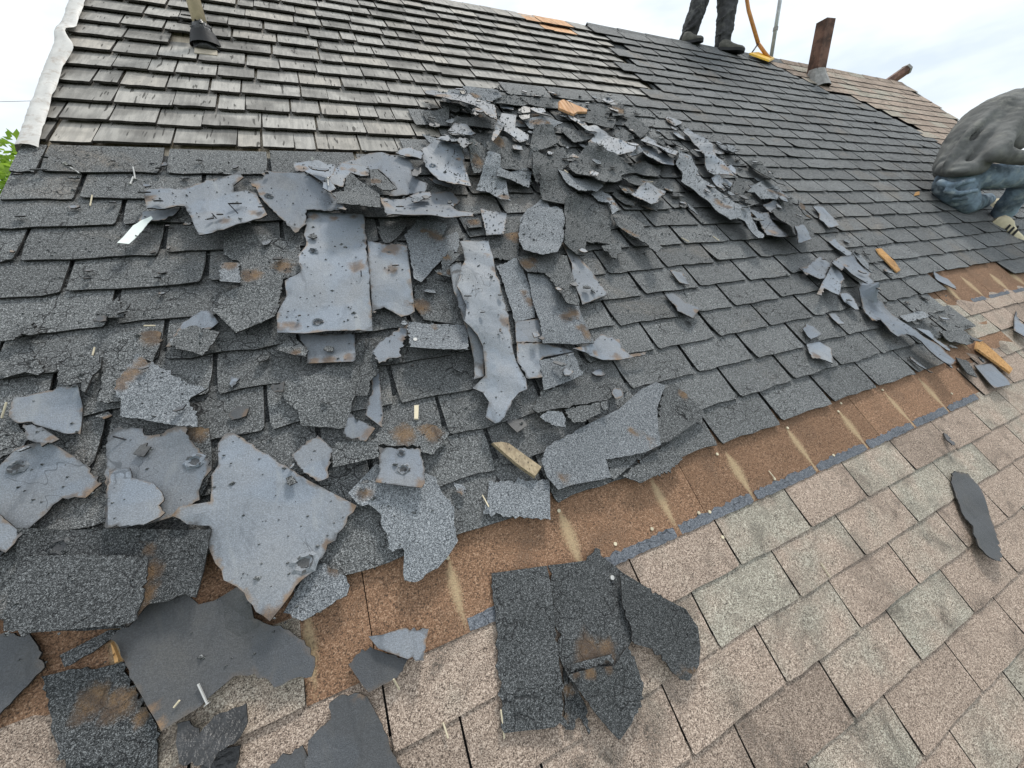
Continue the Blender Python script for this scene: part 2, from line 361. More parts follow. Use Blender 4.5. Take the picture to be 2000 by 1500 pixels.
def slab(wd, ln, th, tilt, seed, jit=.003, rnd=.006, taper=0., nb=6, curl=0.):
    """one shingle: butt edge at y=0, ragged, tilted so the butt stands proud"""
    r = random.Random(seed); g = lambda s=1.: r.uniform(-jit, jit) * s
    top = [(rnd * .3 + g(.4), rnd)] + [(rnd + (wd - 2 * rnd) * i / nb, g()) for i in range(nb + 1)] + [(wd - rnd * .3 + g(.4), rnd)]
    top += [(wd + g(.4), ln * .5), (wd, ln), (0, ln), (g(.4), ln * .5)]
    n = len(top); V = []
    cl, cr_ = (max(0, r.gauss(0, curl)) for _ in range(2)); sag = r.gauss(0, curl * .5)
    def zc(x, y):
        e = max(0, 1 - y / (ln * .7)) ** 2; s_ = x / wd
        return tilt * (1 - y / ln) + e * (cl * max(0, 1 - 2.2 * s_) ** 2 + cr_ * max(0, 2.2 * s_ - 1.2) ** 2 + max(0, sag) * math.sin(math.pi * s_))
    for x, y in top: V.append((x, y, zc(x, y)))
    for x, y in top: V.append((x, y, zc(x, y) + th * (1 - taper * y / ln)))
    F = [tuple(range(n, 2 * n))] + [(i, (i + 1) % n, n + (i + 1) % n, n + i) for i in range(n)]
    return V, F
def edged(m, nf, edge):
    m.materials.append(MAT[edge]); m.polygons.foreach_set('material_index', [0 if i % nf == 0 else 1 for i in range(len(m.polygons))]); return m
def lay(name, items, variants, mat, rest, edge='asphalt'):
    """items: (u, v, w, sx, variant, rz, material). The largest in view are objects, the rest one mass"""
    def size(it):
        u, v = it[0] + .15 * it[3], it[1] + .06
        if not in_view(u, v): return 0
        d = Vector((u, v, -CAM_H)); return CAM_H / d.length ** 3
    order = sorted(items, key=size, reverse=True)
    keep = [i for i in order[:300] if size(i) > 0]; tail = [i for i in order if i not in keep]
    data = {}
    for u, v, wz, sx, k, rz, mt in keep:
        if (k, mt) not in data: data[k, mt] = edged(mesh(name, *variants[k], mt), len(variants[k][1]), edge)
        rlink(name, data[k, mt], Matrix.Translation((u, v, wz)) @ Matrix.Rotation(rz, 4, 'Z') @ Matrix.Diagonal((sx, 1, 1, 1)))
    V, F = [], []
    for u, v, wz, sx, k, rz, mt in tail:
        b = len(V); c, s_ = math.cos(rz), math.sin(rz)
        for x, y, z in variants[k][0]: x *= sx; V.append((u + x * c - y * s_, v + x * s_ + y * c, wz + z))
        F += [tuple(b + i for i in f) for f in variants[k][1]]
    if V: rlink(rest, edged(mesh(rest, V, F, mat), len(variants[0][1]), edge), kind='stuff')
    return len(keep), len(tail)

# grey three-tab courses; slots step 108 mm per course
GV = [slab(.298, .157, .0046, .0108, 100 + i, jit=.0045, rnd=.009, curl=.0035) for i in range(14)]
items = []
for k in range(0, 28):
    v = .076 + EXPO * k; ph = (1.298 - .108 * k) % .309
    for j in range(-5, 24):
        u = ph + .309 * j + .005
        if not gray_ok(u + .15, k):
            # part tabs along the torn and trimmed edges
            if u < RAKE_L + .005 < u + .25 and gray_ok(u + .27, k):
                items.append((RAKE_L + .002, v, .008, (u + .299 - RAKE_L) / .299, rng.randrange(14), 0, 'grey'))
            continue
        u0 = max(u, RAKE_L + .002); sx = (u + .299 - u0) / .299
        if k in (1, 2) and u + .3 > 3.02: sx = min(sx, (3.02 - u) / .299)
        if k == 0 and u + .3 > 2.52: sx = (2.52 - u) / .299
        if sx < .1: continue
        items.append((u0, v + rng.uniform(-.005, .004), .008 + rng.uniform(0, .0015), sx * rng.uniform(.985, 1.005), rng.randrange(14), rng.uniform(-.011, .011), 'grey'))
print('grey', lay('grey_shingle', items, GV, 'grey', 'far_grey_shingles'))
# tan layer: lower courses, and the far end beyond the torn grey edge
TV = [slab(.3065, .150, .0045, .006, 200 + i, jit=.0022, rnd=.004, curl=.002) for i in range(10)]
items = []
for k in range(-13, 29):
    v = -.116 + EXPO * k - .127; ph = (1.142 - .128 * k) % .311
    for j in range(-6, 26):
        u = ph + .311 * j + .002
        uc, vc = u + .15, v + .06
        if uc < RAKE_L - .1 or uc > RAKE_R - .02: continue
        if vc < -.11: wz = 0.
        elif vc < .33 and uc > 2.62: wz = 0.001
        elif k == 1 and uc < -.26: wz = .004
        elif k >= 3:
            kk = math.floor((vc - .076) / EXPO)
            if gray_ok(uc + .02, kk) or uc < 3.2: continue
            if vc < .6 and uc < 5.0: continue
            wz = .012
        else: continue
        u0 = max(u, RAKE_L); u1 = min(u + .3065, RAKE_R)
        items.append((u0, v + rng.uniform(-.002, .002), wz + rng.uniform(0, .001), (u1 - u0) / .3065, rng.randrange(10), rng.uniform(-.006, .006), 'tan'))
print('tan', lay('tan_shingle', items, TV, 'tan', 'far_tan_shingles'))
# cedar shakes
SV = []
for i in range(9):
    SV.append(slab(.14, .20, .008, .020, 300 + i, jit=.003, rnd=.002, taper=.75, nb=5))
items = []; fresh = []
for k in range(0, 15):
    v = 1.662 + .1265 * k + rng.uniform(-.003, .003); u = RAKE_L + .02 + rng.uniform(-.05, 0)
    while u < 2.36:
        wd = rng.choice([.075, .1, .125, .14, .15, .165, .185, .205]) * rng.uniform(.9, 1.1); gap = rng.uniform(.002, .010)
        u0, u1 = max(u, RAKE_L + .015), min(u + wd, 2.40)
        kk = math.floor((v + .06 - .076) / EXPO); covered = gray_ok((u0 + u1) / 2, kk) and gray_ok((u0 + u1) / 2, kk + 1)
        if u1 - u0 > .02 and not covered and not (-.47 < (u0 + u1) / 2 < -.34 and 2.34 < v < 2.46):
            mt = 'shake_brown' if rng.random() < .18 else 'shake'
            if k >= 13 and 1.55 < u0 < 2.2 and rng.random() < .5: mt = 'fresh'
            if rng.random() > .012 or k < 2:
                items.append((u0, v + rng.uniform(-.008, .005), -.016 + rng.uniform(0, .003), (u1 - u0) / .14, rng.randrange(9), rng.uniform(-.012, .012), mt))
        u += wd + gap
print('shake', lay('cedar_shake', items, SV, 'shake', 'far_cedar_shakes', 'endgrain'))
# brown exposed strips with wash stains below every slot, sealant dabs under them
def strip(u0, u1, v0, v1, wz, stains, mat='brown', name='brown_strip', step=.008, lab=None):
    nu, nv = max(2, int((u1 - u0) / step)), max(2, int((v1 - v0) / step)); r = random.Random(int(u0 * 977 + v0 * 131))
    V, F, A = [], [], []
    for j in range(nv + 1):
        for i in range(nu + 1):
            u = u0 + (u1 - u0) * i / nu; v = v0 + (v1 - v0) * j / nv
            V.append((u, v, wz + .0008 * math.sin(u * 31 + v * 17)))
            a = 0.
            for su, sa, sb, wd in stains:
                t = (v - sb) / (sa - sb)
                if -.1 < t < 1.05:
                    half = wd * (.22 + math.sin(math.pi * min(1, max(0, t)) ** 1.35))
                    a = max(a, 1.1 - abs(u - su) / max(half, .003))
            A.append(max(0, min(1, a)))
    for j in range(nv):
        for i in range(nu):
            b = j * (nu + 1) + i; F.append((b, b + 1, b + nu + 2, b + nu + 1))
    n = len(V); V += [(u0, v0, wz - .004), (u1, v0, wz - .004), (u1, v1, wz - .004), (u0, v1, wz - .004)]; A += [0] * 4
    c = [0, nu, (nv + 1) * (nu + 1) - 1, nv * (nu + 1)]
    for i in range(4): F.append((n + i, n + (i + 1) % 4, c[(i + 1) % 4], c[i]))
    m = mesh(name, V, F, mat); at = m.attributes.new('wash', 'FLOAT', 'POINT'); at.data.foreach_set('value', A)
    return rlink(name, m, label=lab) if lab else rlink(name, m)
# the wash stain colours the brown granules pale tan
mt = MAT['brown']; ntb = mt.node_tree; bsdf = [n for n in ntb.nodes if n.type == 'BSDF_PRINCIPLED'][0]
src = bsdf.inputs['Base Color'].links[0].from_socket
at = ntb.nodes.new('ShaderNodeAttribute'); at.attribute_name = 'wash'
nz = ntb.nodes.new('ShaderNodeTexNoise'); nz.inputs['Scale'].default_value = 260; nz.inputs['Detail'].default_value = 3
geo = ntb.nodes.new('ShaderNodeNewGeometry'); ntb.links.new(geo.outputs['Position'], nz.inputs['Vector'])
ad = ntb.nodes.new('ShaderNodeMath'); ad.operation = 'MULTIPLY_ADD'; ntb.links.new(nz.outputs[0], ad.inputs[0]); ad.inputs[1].default_value = 1.5; ad.inputs[2].default_value = -.75
sm = ntb.nodes.new('ShaderNodeMath'); sm.operation = 'ADD'; ntb.links.new(at.outputs['Fac'], sm.inputs[0]); ntb.links.new(ad.outputs[0], sm.inputs[1])
mr = ntb.nodes.new('ShaderNodeMapRange'); ntb.links.new(sm.outputs[0], mr.inputs[0]); mr.inputs[1].default_value = .15; mr.inputs[2].default_value = .95; mr.inputs[4].default_value = .75
mb = ntb.nodes.new('ShaderNodeMixRGB'); ntb.links.new(mr.outputs[0], mb.inputs[0]); ntb.links.new(src, mb.inputs[1]); mb.inputs[2].default_value = (.50, .385, .235, 1); ntb.links.new(mb.outputs[0], bsdf.inputs['Base Color'])
WASH = [(u + rng.uniform(-.006, .006), .04 + rng.uniform(-.012, .01), -.100, .020 * rng.uniform(.75, 1.25)) for u in (-.52, -.216, .076, .384, .690, 1.006, 1.315, 1.629, 1.952, 2.233)]
edges = [-.235, -.107, .812, 1.73, 2.52]
strip(-.86, -.237, .028, .235, .0085, [(-.52, .2, .02, .02)])
strip(-.236, -.1, .131, .235, .0085, [])
for a_, b_ in zip(edges, edges[1:]):
    strip(a_ + .001, b_ - .001, -.118, .13, .0085, [s for s in WASH if a_ - .05 < s[0] < b_ + .05])
strip(3.03, 3.60, .335, .60, .0085, [(3.2, .5, .35, .03), (3.47, .52, .36, .035)])
strip(3.602, 4.9, .31, .60, .0085, [(3.83, .5, .36, .04), (4.1, .5, .36, .05), (4.4, .5, .36, .05)])
strip(2.521, 3.25, .06, .215, .0095, [(2.8, .2, .1, .03)])
strip(2.521, 2.85, -.118, .0595, .0035, [])
strip(2.9, 3.028, .216, .6, .006, [])
strip(3.03, 3.9, .29, .3345, .007, [])
def dab(u0, u1, vm, hw, wz, seed):
    r = random.Random(seed); n = max(4, int((u1 - u0) / .012)); lo, hi = [], []
    for i in range(n + 1):
        u = u0 + (u1 - u0) * i / n; e = .8 if i in (0, n) else 1
        lo.append((u, vm - hw * e * r.uniform(.85, 1.1))); hi.append((u, vm + hw * e * r.uniform(.6, 1.25)))
    P = lo + hi[::-1]; N = len(P)
    V = [(x, y, wz) for x, y in P] + [(x, y, wz + .0006) for x, y in P]
    F = [tuple(range(N, 2 * N))] + [(i, (i + 1) % N, N + (i + 1) % N, N + i) for i in range(N)]
    rlink('sealant_strip', mesh('sealant_strip', V, F, 'seal'))
us = [s[0] for s in WASH]
for i, (a_, b_) in enumerate(zip(us[2:], us[3:] + [2.52])):
    a2 = a_ + .009
    if rng.random() < .2:
        m_ = a2 + (b_ - a2) * rng.uniform(.4, .6); dab(a2, m_ - .003, -.104, .013, .0092, i); dab(m_ + .003, b_ - .014, -.104, .0125, .0092, i + 40)
    else: dab(a2, b_ - .009, -.104, .0145, .0092, i)
dab(3.30, 3.47, .352, .013, .0097, 71); dab(3.52, 3.80, .350, .012, .0097, 72); dab(3.86, 4.3, .345, .012, .0097, 73)
# bright nail heads left on the strip
def disc(r_, hgt, n=8):
    V = [(r_ * math.cos(6.283 * i / n), r_ * math.sin(6.283 * i / n), z) for z in (0, hgt) for i in range(n)]
    return V, [tuple(range(n, 2 * n))] + [(i, (i + 1) % n, n + (i + 1) % n, n + i) for i in range(n)]
nh = mesh('nail_head', *disc(.0048, .003), 'straw')
for u, v in [(0.6530,0.0515),(0.7071,0.0543),(0.9681,0.0478),(1.3208,0.0483),(1.6165,0.0403),(1.6625,0.0653),(1.9494,0.0590),(0.3828,0.0520),(0.4979,-0.0726),(0.8256,-0.0936),(0.7889,-0.0847),(1.1244,-0.0826),(1.4353,-0.0890),(2.3559,-0.0552),(0.0775,0.0392),(0.6205,-0.0745),(0.8220,-0.1647)]:
    rlink('nail_head', nh, Matrix.Translation((u, v, .0095)))
# white rake flashing, buckled and torn
V, F = [], []; n = 90; prof = [(-.012, -.05), (-.010, .008), (.000, .028), (.016, .031), (.032, .031), (.042, .029), (.047, .024)]
for i in range(n + 1):
    v = 1.60 + (RIDGE_V + .02 - 1.60) * i / n
    bul = math.exp(-((v - 2.36) / .055) ** 2); pin = math.exp(-((v - 2.24) / .06) ** 2); wob = .003 * math.sin(v * 9) + .0015 * math.sin(v * 31 + 1)
    for j, (x, z) in enumerate(prof):
        e = j / 6; V.append((RAKE_L + x + e * (wob * .6 - .016 * bul + .014 * pin) + rng.uniform(-.001, .001), v, z + e * (.018 * bul + .006 * pin) + .002 * math.sin(v * 31 + j) * e + rng.uniform(-.0012, .0012)))
for i in range(n):
    for j in range(6): b = i * 7 + j; F.append((b, b + 1, b + 8, b + 7))
rlink('rake_flashing', mesh('rake_flashing', V, F, 'trim', True))
rlink('rake_board', mesh('rake_board', *boxv(RAKE_L + .012, RAKE_L + .03, EAVE_V, RIDGE_V - .1, -.2, -.062), 'trim'))
rlink('rake_board', mesh('rake_board', *boxv(RAKE_R + .004, RAKE_R + .03, EAVE_V, RIDGE_V, -.2, .012), 'trim'))

# ---------------------------------------------------------------- torn shingles, each resting on what lies beneath it
WHERE = {'heap': 'in the heap under the cedar shakes', 'mid': 'lying among the large slabs mid roof', 'left': 'on the dark courses near the white rake', 'right': 'beside the long ribbon near the brown patch'}
def scrap_label(key, kd, rusty):
    return 'small ' + {'g': 'dark granular', 'h': 'flecked light grey', 'b': 'smooth pale', 'd': 'black', 'k': 'dark'}[kd] + (' rust-marked' if rusty else '') + ' shingle scrap ' + WHERE[key]
PIECES = """g|8|-756,590 -719,590 -690,548 -695,528 -724,509 -748,523||yellowed cracked shingle corner at the photo edge above the large pale slab
g|10|-761,729 -747,759 -714,764 -684,710 -691,699 -716,714 -746,705||small ragged dark tab piece at far edge beside a pale sliver
g|11|-777,828 -728,865 -711,822 -722,818 -742,829 -745,809 -770,808||@left
g|14|-612,868 -575,929 -563,864 -551,855 -551,841 -603,848||small lifted flap torn from a dark tab on the rake-side courses
g|14|-586,709 -584,802 -529,807 -478,786 -478,748 -491,696 -516,717 -547,648 -533,591 -576,600|-491,776,39|pale-flecked shingle with rusty top corner beneath the rust-edged grey piece
g|16|-663,744 -583,726 -580,689 -591,673 -595,623 -603,631 -608,656 -631,653 -650,667||dark granular scrap with drooping tongue above the pale squarish back
g|14|-338,1147 -225,1136 -135,1084 -136,949 -207,912 -259,897 -296,914 -300,1018 -340,1053|-267,954,42 -189,983,43|wide dark cracked tab tucked behind the tall squarish pale slab
g|22|-361,828 -340,894 -183,938 -208,800 -215,777 -305,730||dark cracked tab with pointed lower corner hanging left of the tall pale slab
h|16|-344,1005 -298,999 -290,900 -339,920|-319,991,27|small square flecked tab with nail hole beside the dark cracked tab
b|11|-463,733 -438,800 -412,831 -395,847 -371,835 -352,792 -372,774 -410,785 -436,773 -453,731||narrow pinkish-grey torn back beside a small dark cracked tab
g|22|-450,732 -437,777 -411,790 -348,755 -360,712 -378,674 -386,681 -409,699 -434,710||small dark five-sided tab lying over a narrow pinkish back
h|19|-547,644 -538,672 -516,722 -500,700 -496,690 -475,679 -415,611 -373,582 -403,565 -407,556 -387,507 -385,479 -426,495 -532,551 -532,587 -542,614|-537,633,23 -526,662,28 -509,695,26|speckled light grey piece with bright rust edge near the dark tabs
b|14|-727,607 -729,654 -664,654 -650,659 -615,651 -600,527 -626,536 -681,574 -713,589|-613,593,13|flat pale grey squarish back at far edge with straight beige side
b|10|-691,572 -660,557 -624,517 -634,511 -659,519 -676,532|-637,523,12|@left
b|14|-765,495 -719,491 -699,522 -670,523 -639,513 -595,464 -557,407 -578,381 -595,389 -613,392 -626,381 -633,367 -650,349 -685,305 -723,307|-566,389,29|broad smooth pale slab running off the photo edge with rusty tip
b|11|-723,412 -690,381 -649,331 -660,311 -696,301||smooth grey corner overlapping the broad slab at the photo edge
g|8|-416,489 -371,480 -368,377 -390,320 -417,328 -421,417|-390,475,30|dark strip with rusty top showing behind the round-holed pale slab
b|16|-555,489 -552,512 -541,525 -494,513 -490,495 -453,487 -422,493 -406,485 -402,462 -384,421 -368,399 -362,373 -377,355 -384,331 -381,311 -407,302 -421,291 -432,290 -472,288 -531,303||wide pale slab with a round nail hole and a curved crack
b|7|-534,424 -501,417 -495,393 -457,368 -441,343 -439,292 -464,285 -519,299 -530,374||>torn_layer
g|11|-224,554 -208,583 -148,582 1,678 -2,632 -53,503 -86,404 -158,429 -186,440 -188,480 -212,511||large dark cracked shingle below the rust-edged small back mid roof
b|8|-2,554 17,555 6,439 -4,387 -39,436 -11,497||@mid
g|16|-53,482 -32,547 10,670 26,597 12,542 -9,524 -24,475||narrow dark strip leaning against the large dark cracked shingle
b|22|-95,387 -74,442 -21,383 -47,350 -71,366|-31,371,24|small curled grey corner with brown edge below a thin dark strip
b|16|-213,371 -190,391 -155,410 -125,363 -136,335 -141,292 -162,289 -192,321 -204,351||small star-shaped pale scrap above the big kite-shaped slab
g|16|-125,349 -113,373 -20,347 -24,306 -54,305 -127,308||short dark band left of the small two-holed pale square
g|14|-30,354 -2,396 66,391 109,380 157,328 125,297 104,282 75,296 76,315 -28,343|46,356,43 113,347,41|dark piece with two rust patches above the small two-holed square
h|16|-106,245 -37,298 72,243 93,223 102,174 118,140 106,99 106,64 73,38 39,25 -4,15 -24,26 -24,40 -12,82 -14,90 -36,89 -41,118 -47,146 -49,181 -67,206 -89,213|-69,231,25|pale lobed shingle with hooked tail hanging onto the brown strip
b|25|-21,332 73,303 71,255 64,210 53,200 -43,245 -27,274|-38,244,14 54,211,20|small pale square with two nail holes
h|14|-253,49 -217,96 -189,115 -173,114 -134,72 -130,55 -138,38 -177,30 -221,23 -232,32|-153,100,21|flecked grey piece poking from under the kite slab onto the brown strip
b|19|-339,462 -316,448 -285,410 -187,303 -92,210 -101,198 -184,117 -192,102 -211,94 -268,42 -290,66 -308,106 -321,122 -344,142 -348,162 -359,179 -370,215 -364,247 -367,254 -402,268 -424,291 -412,305 -365,304 -364,362 -352,383 -355,437|-99,206,21 -160,144,16 -213,97,14 -242,70,21 -265,52,25 -420,292,17|largest kite-shaped pale slab with rusty lower point and punched hole
h|14|223,177 380,132 339,37 183,102 206,141||flat flecked grey rectangle resting on the edge of the brown strip
g|8|508,1076 656,1100 637,1045 587,932 532,937 484,958|626,1073,52|dark rust-edged tab between the small pale square and the pale lobed back
g|7|106,1076 163,1085 218,1049 196,949 190,866 152,786 65,866 73,1008||dark tab partly hidden between two upright pale slabs
g|8|183,852 265,905 333,857 323,744 297,673 183,711 162,770|181,769,42|dark cracked tab between the pale slab and the long pale ribbon
b|14|73,1066 195,1018 188,971 157,734 143,727 113,722 72,772 37,760|136,1009,44 123,915,31 154,757,18|tall pale back with notched bottom right of the squarish slab
h|16|265,1175 375,1150 329,1070 401,1110 393,1052 365,988 331,981 305,959 258,915 203,844 183,863 193,950 202,1031 202,1099|297,1096,28 322,1075,28 271,1112,22|speckled leaning piece with rust streak beside the long pale ribbon
g|11|118,1150 214,1156 217,1144 137,1032 120,1049||small dark triangle in the black gap below the raised pale slab
g|11|296,945 337,989 371,969 341,937 287,887|317,957,21|@mid
g|11|258,895 288,889 343,929 355,913 327,838 295,856 263,872|269,872,16 314,874,24|@mid
g|11|459,1179 521,1181 504,1125 444,1119|485,1163,33|@mid
b|11|-170,724 -25,691 -33,604 -42,588 -155,615 -152,651 -155,669|-99,611,23 -136,617,19 -54,607,20|small pale back with brown lower edge right under the squarish slab
g|25|-223,669 -183,718 -151,654 -150,617 -172,628|-174,644,16|@mid
b|25|-97,1243 32,1217 83,1201 54,941 64,981 24,669 -147,694 -212,712 -207,780 -182,839 -182,901 -138,932 -138,1001 -114,1058 -117,1116 -105,1173|-80,1209,24 -18,1201,20 47,1190,16 -198,735,23 -167,726,23 24,931,38 71,1061,16|tall squarish pale slab with nail hole and rusty lower corner
b|11|11,610 39,649 131,708 111,646 83,602 84,581 55,580 22,565|106,648,16|small angular pale scrap with brown edge left of the raised two-tone tab
h|60|132,713 299,668 297,623 270,545 184,572 112,600|207,679,18|raised two-tone tab with a nail head casting shadow beside the ribbon
b|10|307,888 349,898 340,801 333,634 329,547 299,470 267,468 288,536 291,636 298,808||thin pale sliver along the left edge of the long ribbon
b|22|388,1040 417,1047 498,1030 485,939 468,853 471,827 461,785 443,654 413,524 416,427 406,391 378,388 350,369 309,323 291,314 279,314 260,339 284,381 277,415 252,435 300,465 320,556 311,590 283,639 309,704 303,785 317,814 355,898 382,947 388,988|479,953,17 465,877,17 435,650,31|long pale upright ribbon of shingle with pointed lower tail mid roof
b|19|534,1238 567,1218 636,1197 623,1169 594,1110 567,1052 494,1047 514,1142|533,1217,17|small pale trapezoid just above the long upright ribbon
h|8|497,919 590,940 590,879 587,803 564,706 551,663 468,651 480,719 492,817|561,732,27 556,776,21|flecked tab with diagonal rust streak right of the long ribbon
b|8|470,651 562,654 538,554 443,570||pale backing strip between the ribbon and a rusty flecked tab
b|8|442,564 536,550 631,500 512,497 494,487 474,426 425,428 415,492||pale backing piece above a dark square hole next to the ribbon
h|11|592,851 660,845 678,801 683,721 728,677 712,620 709,512 647,516 583,527 514,533 546,632 558,698|685,644,37 644,634,24 697,547,28 681,583,20|flecked tab with rust trail below the crooked dark tab
b|11|810,1009 837,1008 856,946 879,814 882,715 746,680 754,716 776,832 807,894 813,950||narrow pale tongue pointing down right beside the crooked dark tab
g|22|576,926 657,960 733,950 800,930 763,819 715,669 701,652 661,667 662,717 668,790 650,835 590,852 577,899|604,892,39 638,913,27|crooked dark tab with a rust square below the pale lobed back
h|22|822,1277 843,1260 847,1217 875,1223 898,1200 873,1124 799,990 724,902 658,890 626,912 598,941 616,1016 644,1079 681,1158 725,1205 786,1246||pale two-lobed back shaped like a mitten above the crooked tab
h|11|491,487 622,494 614,408 549,393 461,383 474,424||flecked squarish tab right of the dark square hole
g|16|409,336 461,386 731,376 711,308 592,312 501,316 418,320||long dark tab edge above the wide flecked sheet by the brown strip
b|19|616,503 690,512 769,554 828,517 810,478 824,443 898,442 882,430 773,432 712,445 661,482|645,507,22 696,478,18 771,442,24 849,443,25|curled pale scrap with brown fringe on the tidy courses right of ribbon
b|16|1153,687 1216,687 1220,632 1267,586 1188,542 1148,592 1161,618|1237,574,24|small pale scrap with brown tip on the tidy dark courses
b|11|1266,813 1319,786 1300,710 1261,733|1325,765,25|tiny pale sliver above the brown-tipped scrap on the tidy courses
g|11|505,310 655,302 609,269 537,256 501,267||dark scrap under the long dark tab edge by the wide flecked sheet
h|11|416,305 450,317 490,304 491,280 476,253 440,272||@mid
d|16|324,321 373,321 377,295 337,279||@mid
g|8|572,144 620,130 710,121 606,90 561,77 557,89||small dark wedge below the wide flecked sheet near the brown strip
g|14|589,77 693,108 809,127 809,67 747,51 682,49 634,44 607,61||dark ragged corner hanging onto the brown strip
g|14|883,295 947,307 967,244 983,187 976,168 859,144 799,129 757,129 784,183|954,261,28|dark fan-shaped fold right of the wide flecked sheet
h|16|374,185 406,219 545,247 681,269 812,319 877,329 904,308 875,287 818,236 780,182 749,124 686,119 607,127 562,136 547,84 429,99 385,98 369,141|686,198,18 706,172,20 724,137,25 418,118,25|wide flecked sheet with rust crease beside the brown strip
b|14|-210,1471 -113,1437 -85,1439 -54,1407 -28,1374 33,1204 -96,1224 -105,1151 -138,1104 -230,1303 -240,1355 -264,1401 -219,1419|-245,1370,34 -224,1320,18|pale slab with rusty left corner behind the tall squarish slab
b|11|-116,1511 -77,1521 -29,1529 1,1509 30,1509 12,1440 -27,1341 -83,1449 -113,1455 -116,1480|-93,1477,33|pale scrap with brown left end just below the cedar shakes
b|30|-66,1441 -4,1412 -2,1394 -13,1363 -55,1412||@heap
b|16|-544,1204 -546,1268 -492,1274 -453,1286 -466,1240 -486,1206||pale pointed strip under the T-shaped slab beside the white paper
b|49|-536,1322 -523,1335 -457,1336 -415,1363 -339,1408 -287,1447 -275,1412 -306,1373 -306,1339 -267,1338 -240,1318 -207,1172 -304,1087 -341,1072 -371,1060 -382,1093 -406,1179 -431,1253 -447,1252 -471,1223 -513,1224|-520,1278,30 -281,1401,24 -312,1135,22 -243,1183,23|T-shaped pale slab with rusty left end lying nearest the rake
b|14|56,1526 165,1598 215,1606 272,1578 314,1559 326,1487 308,1475 305,1441 317,1414 353,1371 328,1319 190,1310 206,1344 230,1361 202,1440 180,1491 146,1489 41,1492||broad pale sheet directly below the lowest cedar shakes
b|14|-11,1344 20,1454 41,1503 147,1493 137,1431 106,1424 74,1445 48,1392 35,1334|86,1462,20 124,1447,23 50,1467,16|pale sheet with brown top edge beneath the humped dark tab
b|16|-33,1300 -18,1356 -3,1357 10,1297 -11,1264||@heap
g|57|-5,1248 37,1311 51,1393 73,1429 153,1279 135,1147 18,1161 5,1158||humped dark granular tab casting a deep shadow left of the raised slab
g|44|145,1459 173,1465 198,1412 217,1285 193,1271 165,1275 147,1333 132,1330|153,1373,29|small curled dark tab with brown corner right of the humped tab
b|98|148,1231 290,1312 446,1345 459,1269 407,1203 395,1158 392,1097 436,1076 427,1031 320,1023 215,1088 166,1099 146,1088|156,1183,35 424,1214,27|raised pale slab with brown left end over a black hollow
b|14|253,1254 293,1283 343,1291 336,1256 304,1228 273,1233||small curled chip lying on the raised pale slab
b|11|365,1430 398,1410 447,1354 440,1328 385,1382||@heap
b|35|373,1592 433,1648 488,1672 522,1648 571,1639 504,1294 431,1287 381,1325 376,1392 372,1462 365,1531 380,1575|488,1334,24 529,1531,20|upright pale slab with crescent cut at the left end of the heap
b|16|266,1568 299,1607 341,1625 369,1574 376,1548 353,1490 325,1531 295,1538|311,1542,20|@heap
d|25|298,1424 323,1475 351,1486 339,1428 308,1373 294,1378||@heap
g|8|840,2079 1039,2193 1067,2168 1059,2053 956,2048 866,2045||@heap
g|8|1057,2160 1251,2183 1252,2058 1073,2042||@heap
g|8|469,1964 602,1970 559,1830 479,1835 467,1864||@heap
g|11|574,1859 622,1918 822,1894 771,1790 698,1809 582,1834||dark band in the shadow of the big lifted flap under the shakes
h|11|733,2195 785,2199 933,2190 927,2099 809,2010 788,2029 751,2088|780,2109,40|flecked sheet behind the big lifted flap at the shake edge
b|84|518,2150 579,2152 605,2121 640,2104 675,2086 743,2092 776,1968 820,1932 747,1704 730,1741 708,1843 681,1902 639,1939 591,1915 542,2009 523,2105|573,2011,49 591,1986,29|big lifted flap with black hollow below at the cedar shake edge
b|27|524,1732 584,1836 649,1823 663,1734 632,1701 576,1709||@heap
b|16|446,1623 507,1696 543,1647 495,1604||@heap
h|16|503,1613 577,1640 551,1597 501,1575||@heap
b|22|530,1587 592,1671 613,1607 537,1523||@heap
b|25|642,1685 678,1688 605,1553 577,1553|637,1642,21|@heap
b|16|542,1525 585,1572 586,1552 554,1521||@heap
g|11|647,1631 762,1734 781,1634 654,1454 563,1430 569,1552|602,1497,41|rust-blotched granular piece in the heap behind the upright pale slab
g|11|732,1667 815,1729 907,1687 912,1612 823,1450 687,1463 720,1541 661,1564 680,1629|750,1659,55|large dark granular piece with brown corner high in the heap
h|22|665,1552 713,1524 690,1462 702,1423 686,1346 658,1233 621,1248 594,1304 538,1321 602,1439|644,1267,34|long flecked strip with crescent nick leaning in the heap
h|16|668,1430 826,1467 847,1450 786,1332 734,1370 649,1382||flat flecked rectangle with straight lower edge in the heap
b|16|681,1580 827,1863 881,1966 953,1941 901,1821 945,1743 923,1698 854,1646 846,1673 823,1768 778,1686 675,1547||pale slanting scrap shaped like a boot high in the heap
h|14|975,1940 1103,1926 1178,1842 1102,1801 979,1808|1042,1876,50 1091,1848,31|flecked piece with bright rust band high in the heap
b|14|1050,2014 1150,2027 1145,1986 1102,1954 1114,1863 1082,1924||@heap
d|14|972,1975 1025,2029 1058,2010 1038,1959 983,1930||@heap
d|19|955,1915 1024,1933 1004,1885 947,1850||@heap
g|22|891,1602 1005,1821 1104,1813 1106,1711 1013,1642 897,1572||dark kite-shaped tab with sharp lower edge in the upper heap
g|19|891,1592 926,1597 930,1506 856,1424 816,1447||@heap
g|11|883,1551 1109,1659 1078,1520 956,1424 834,1351 829,1419||dark broad tab in the middle of the heap left of the pale arrow sheet
g|10|859,1404 980,1446 1003,1360 1008,1283 908,1220 818,1250||dark cracked tab above the pale mitten-shaped back
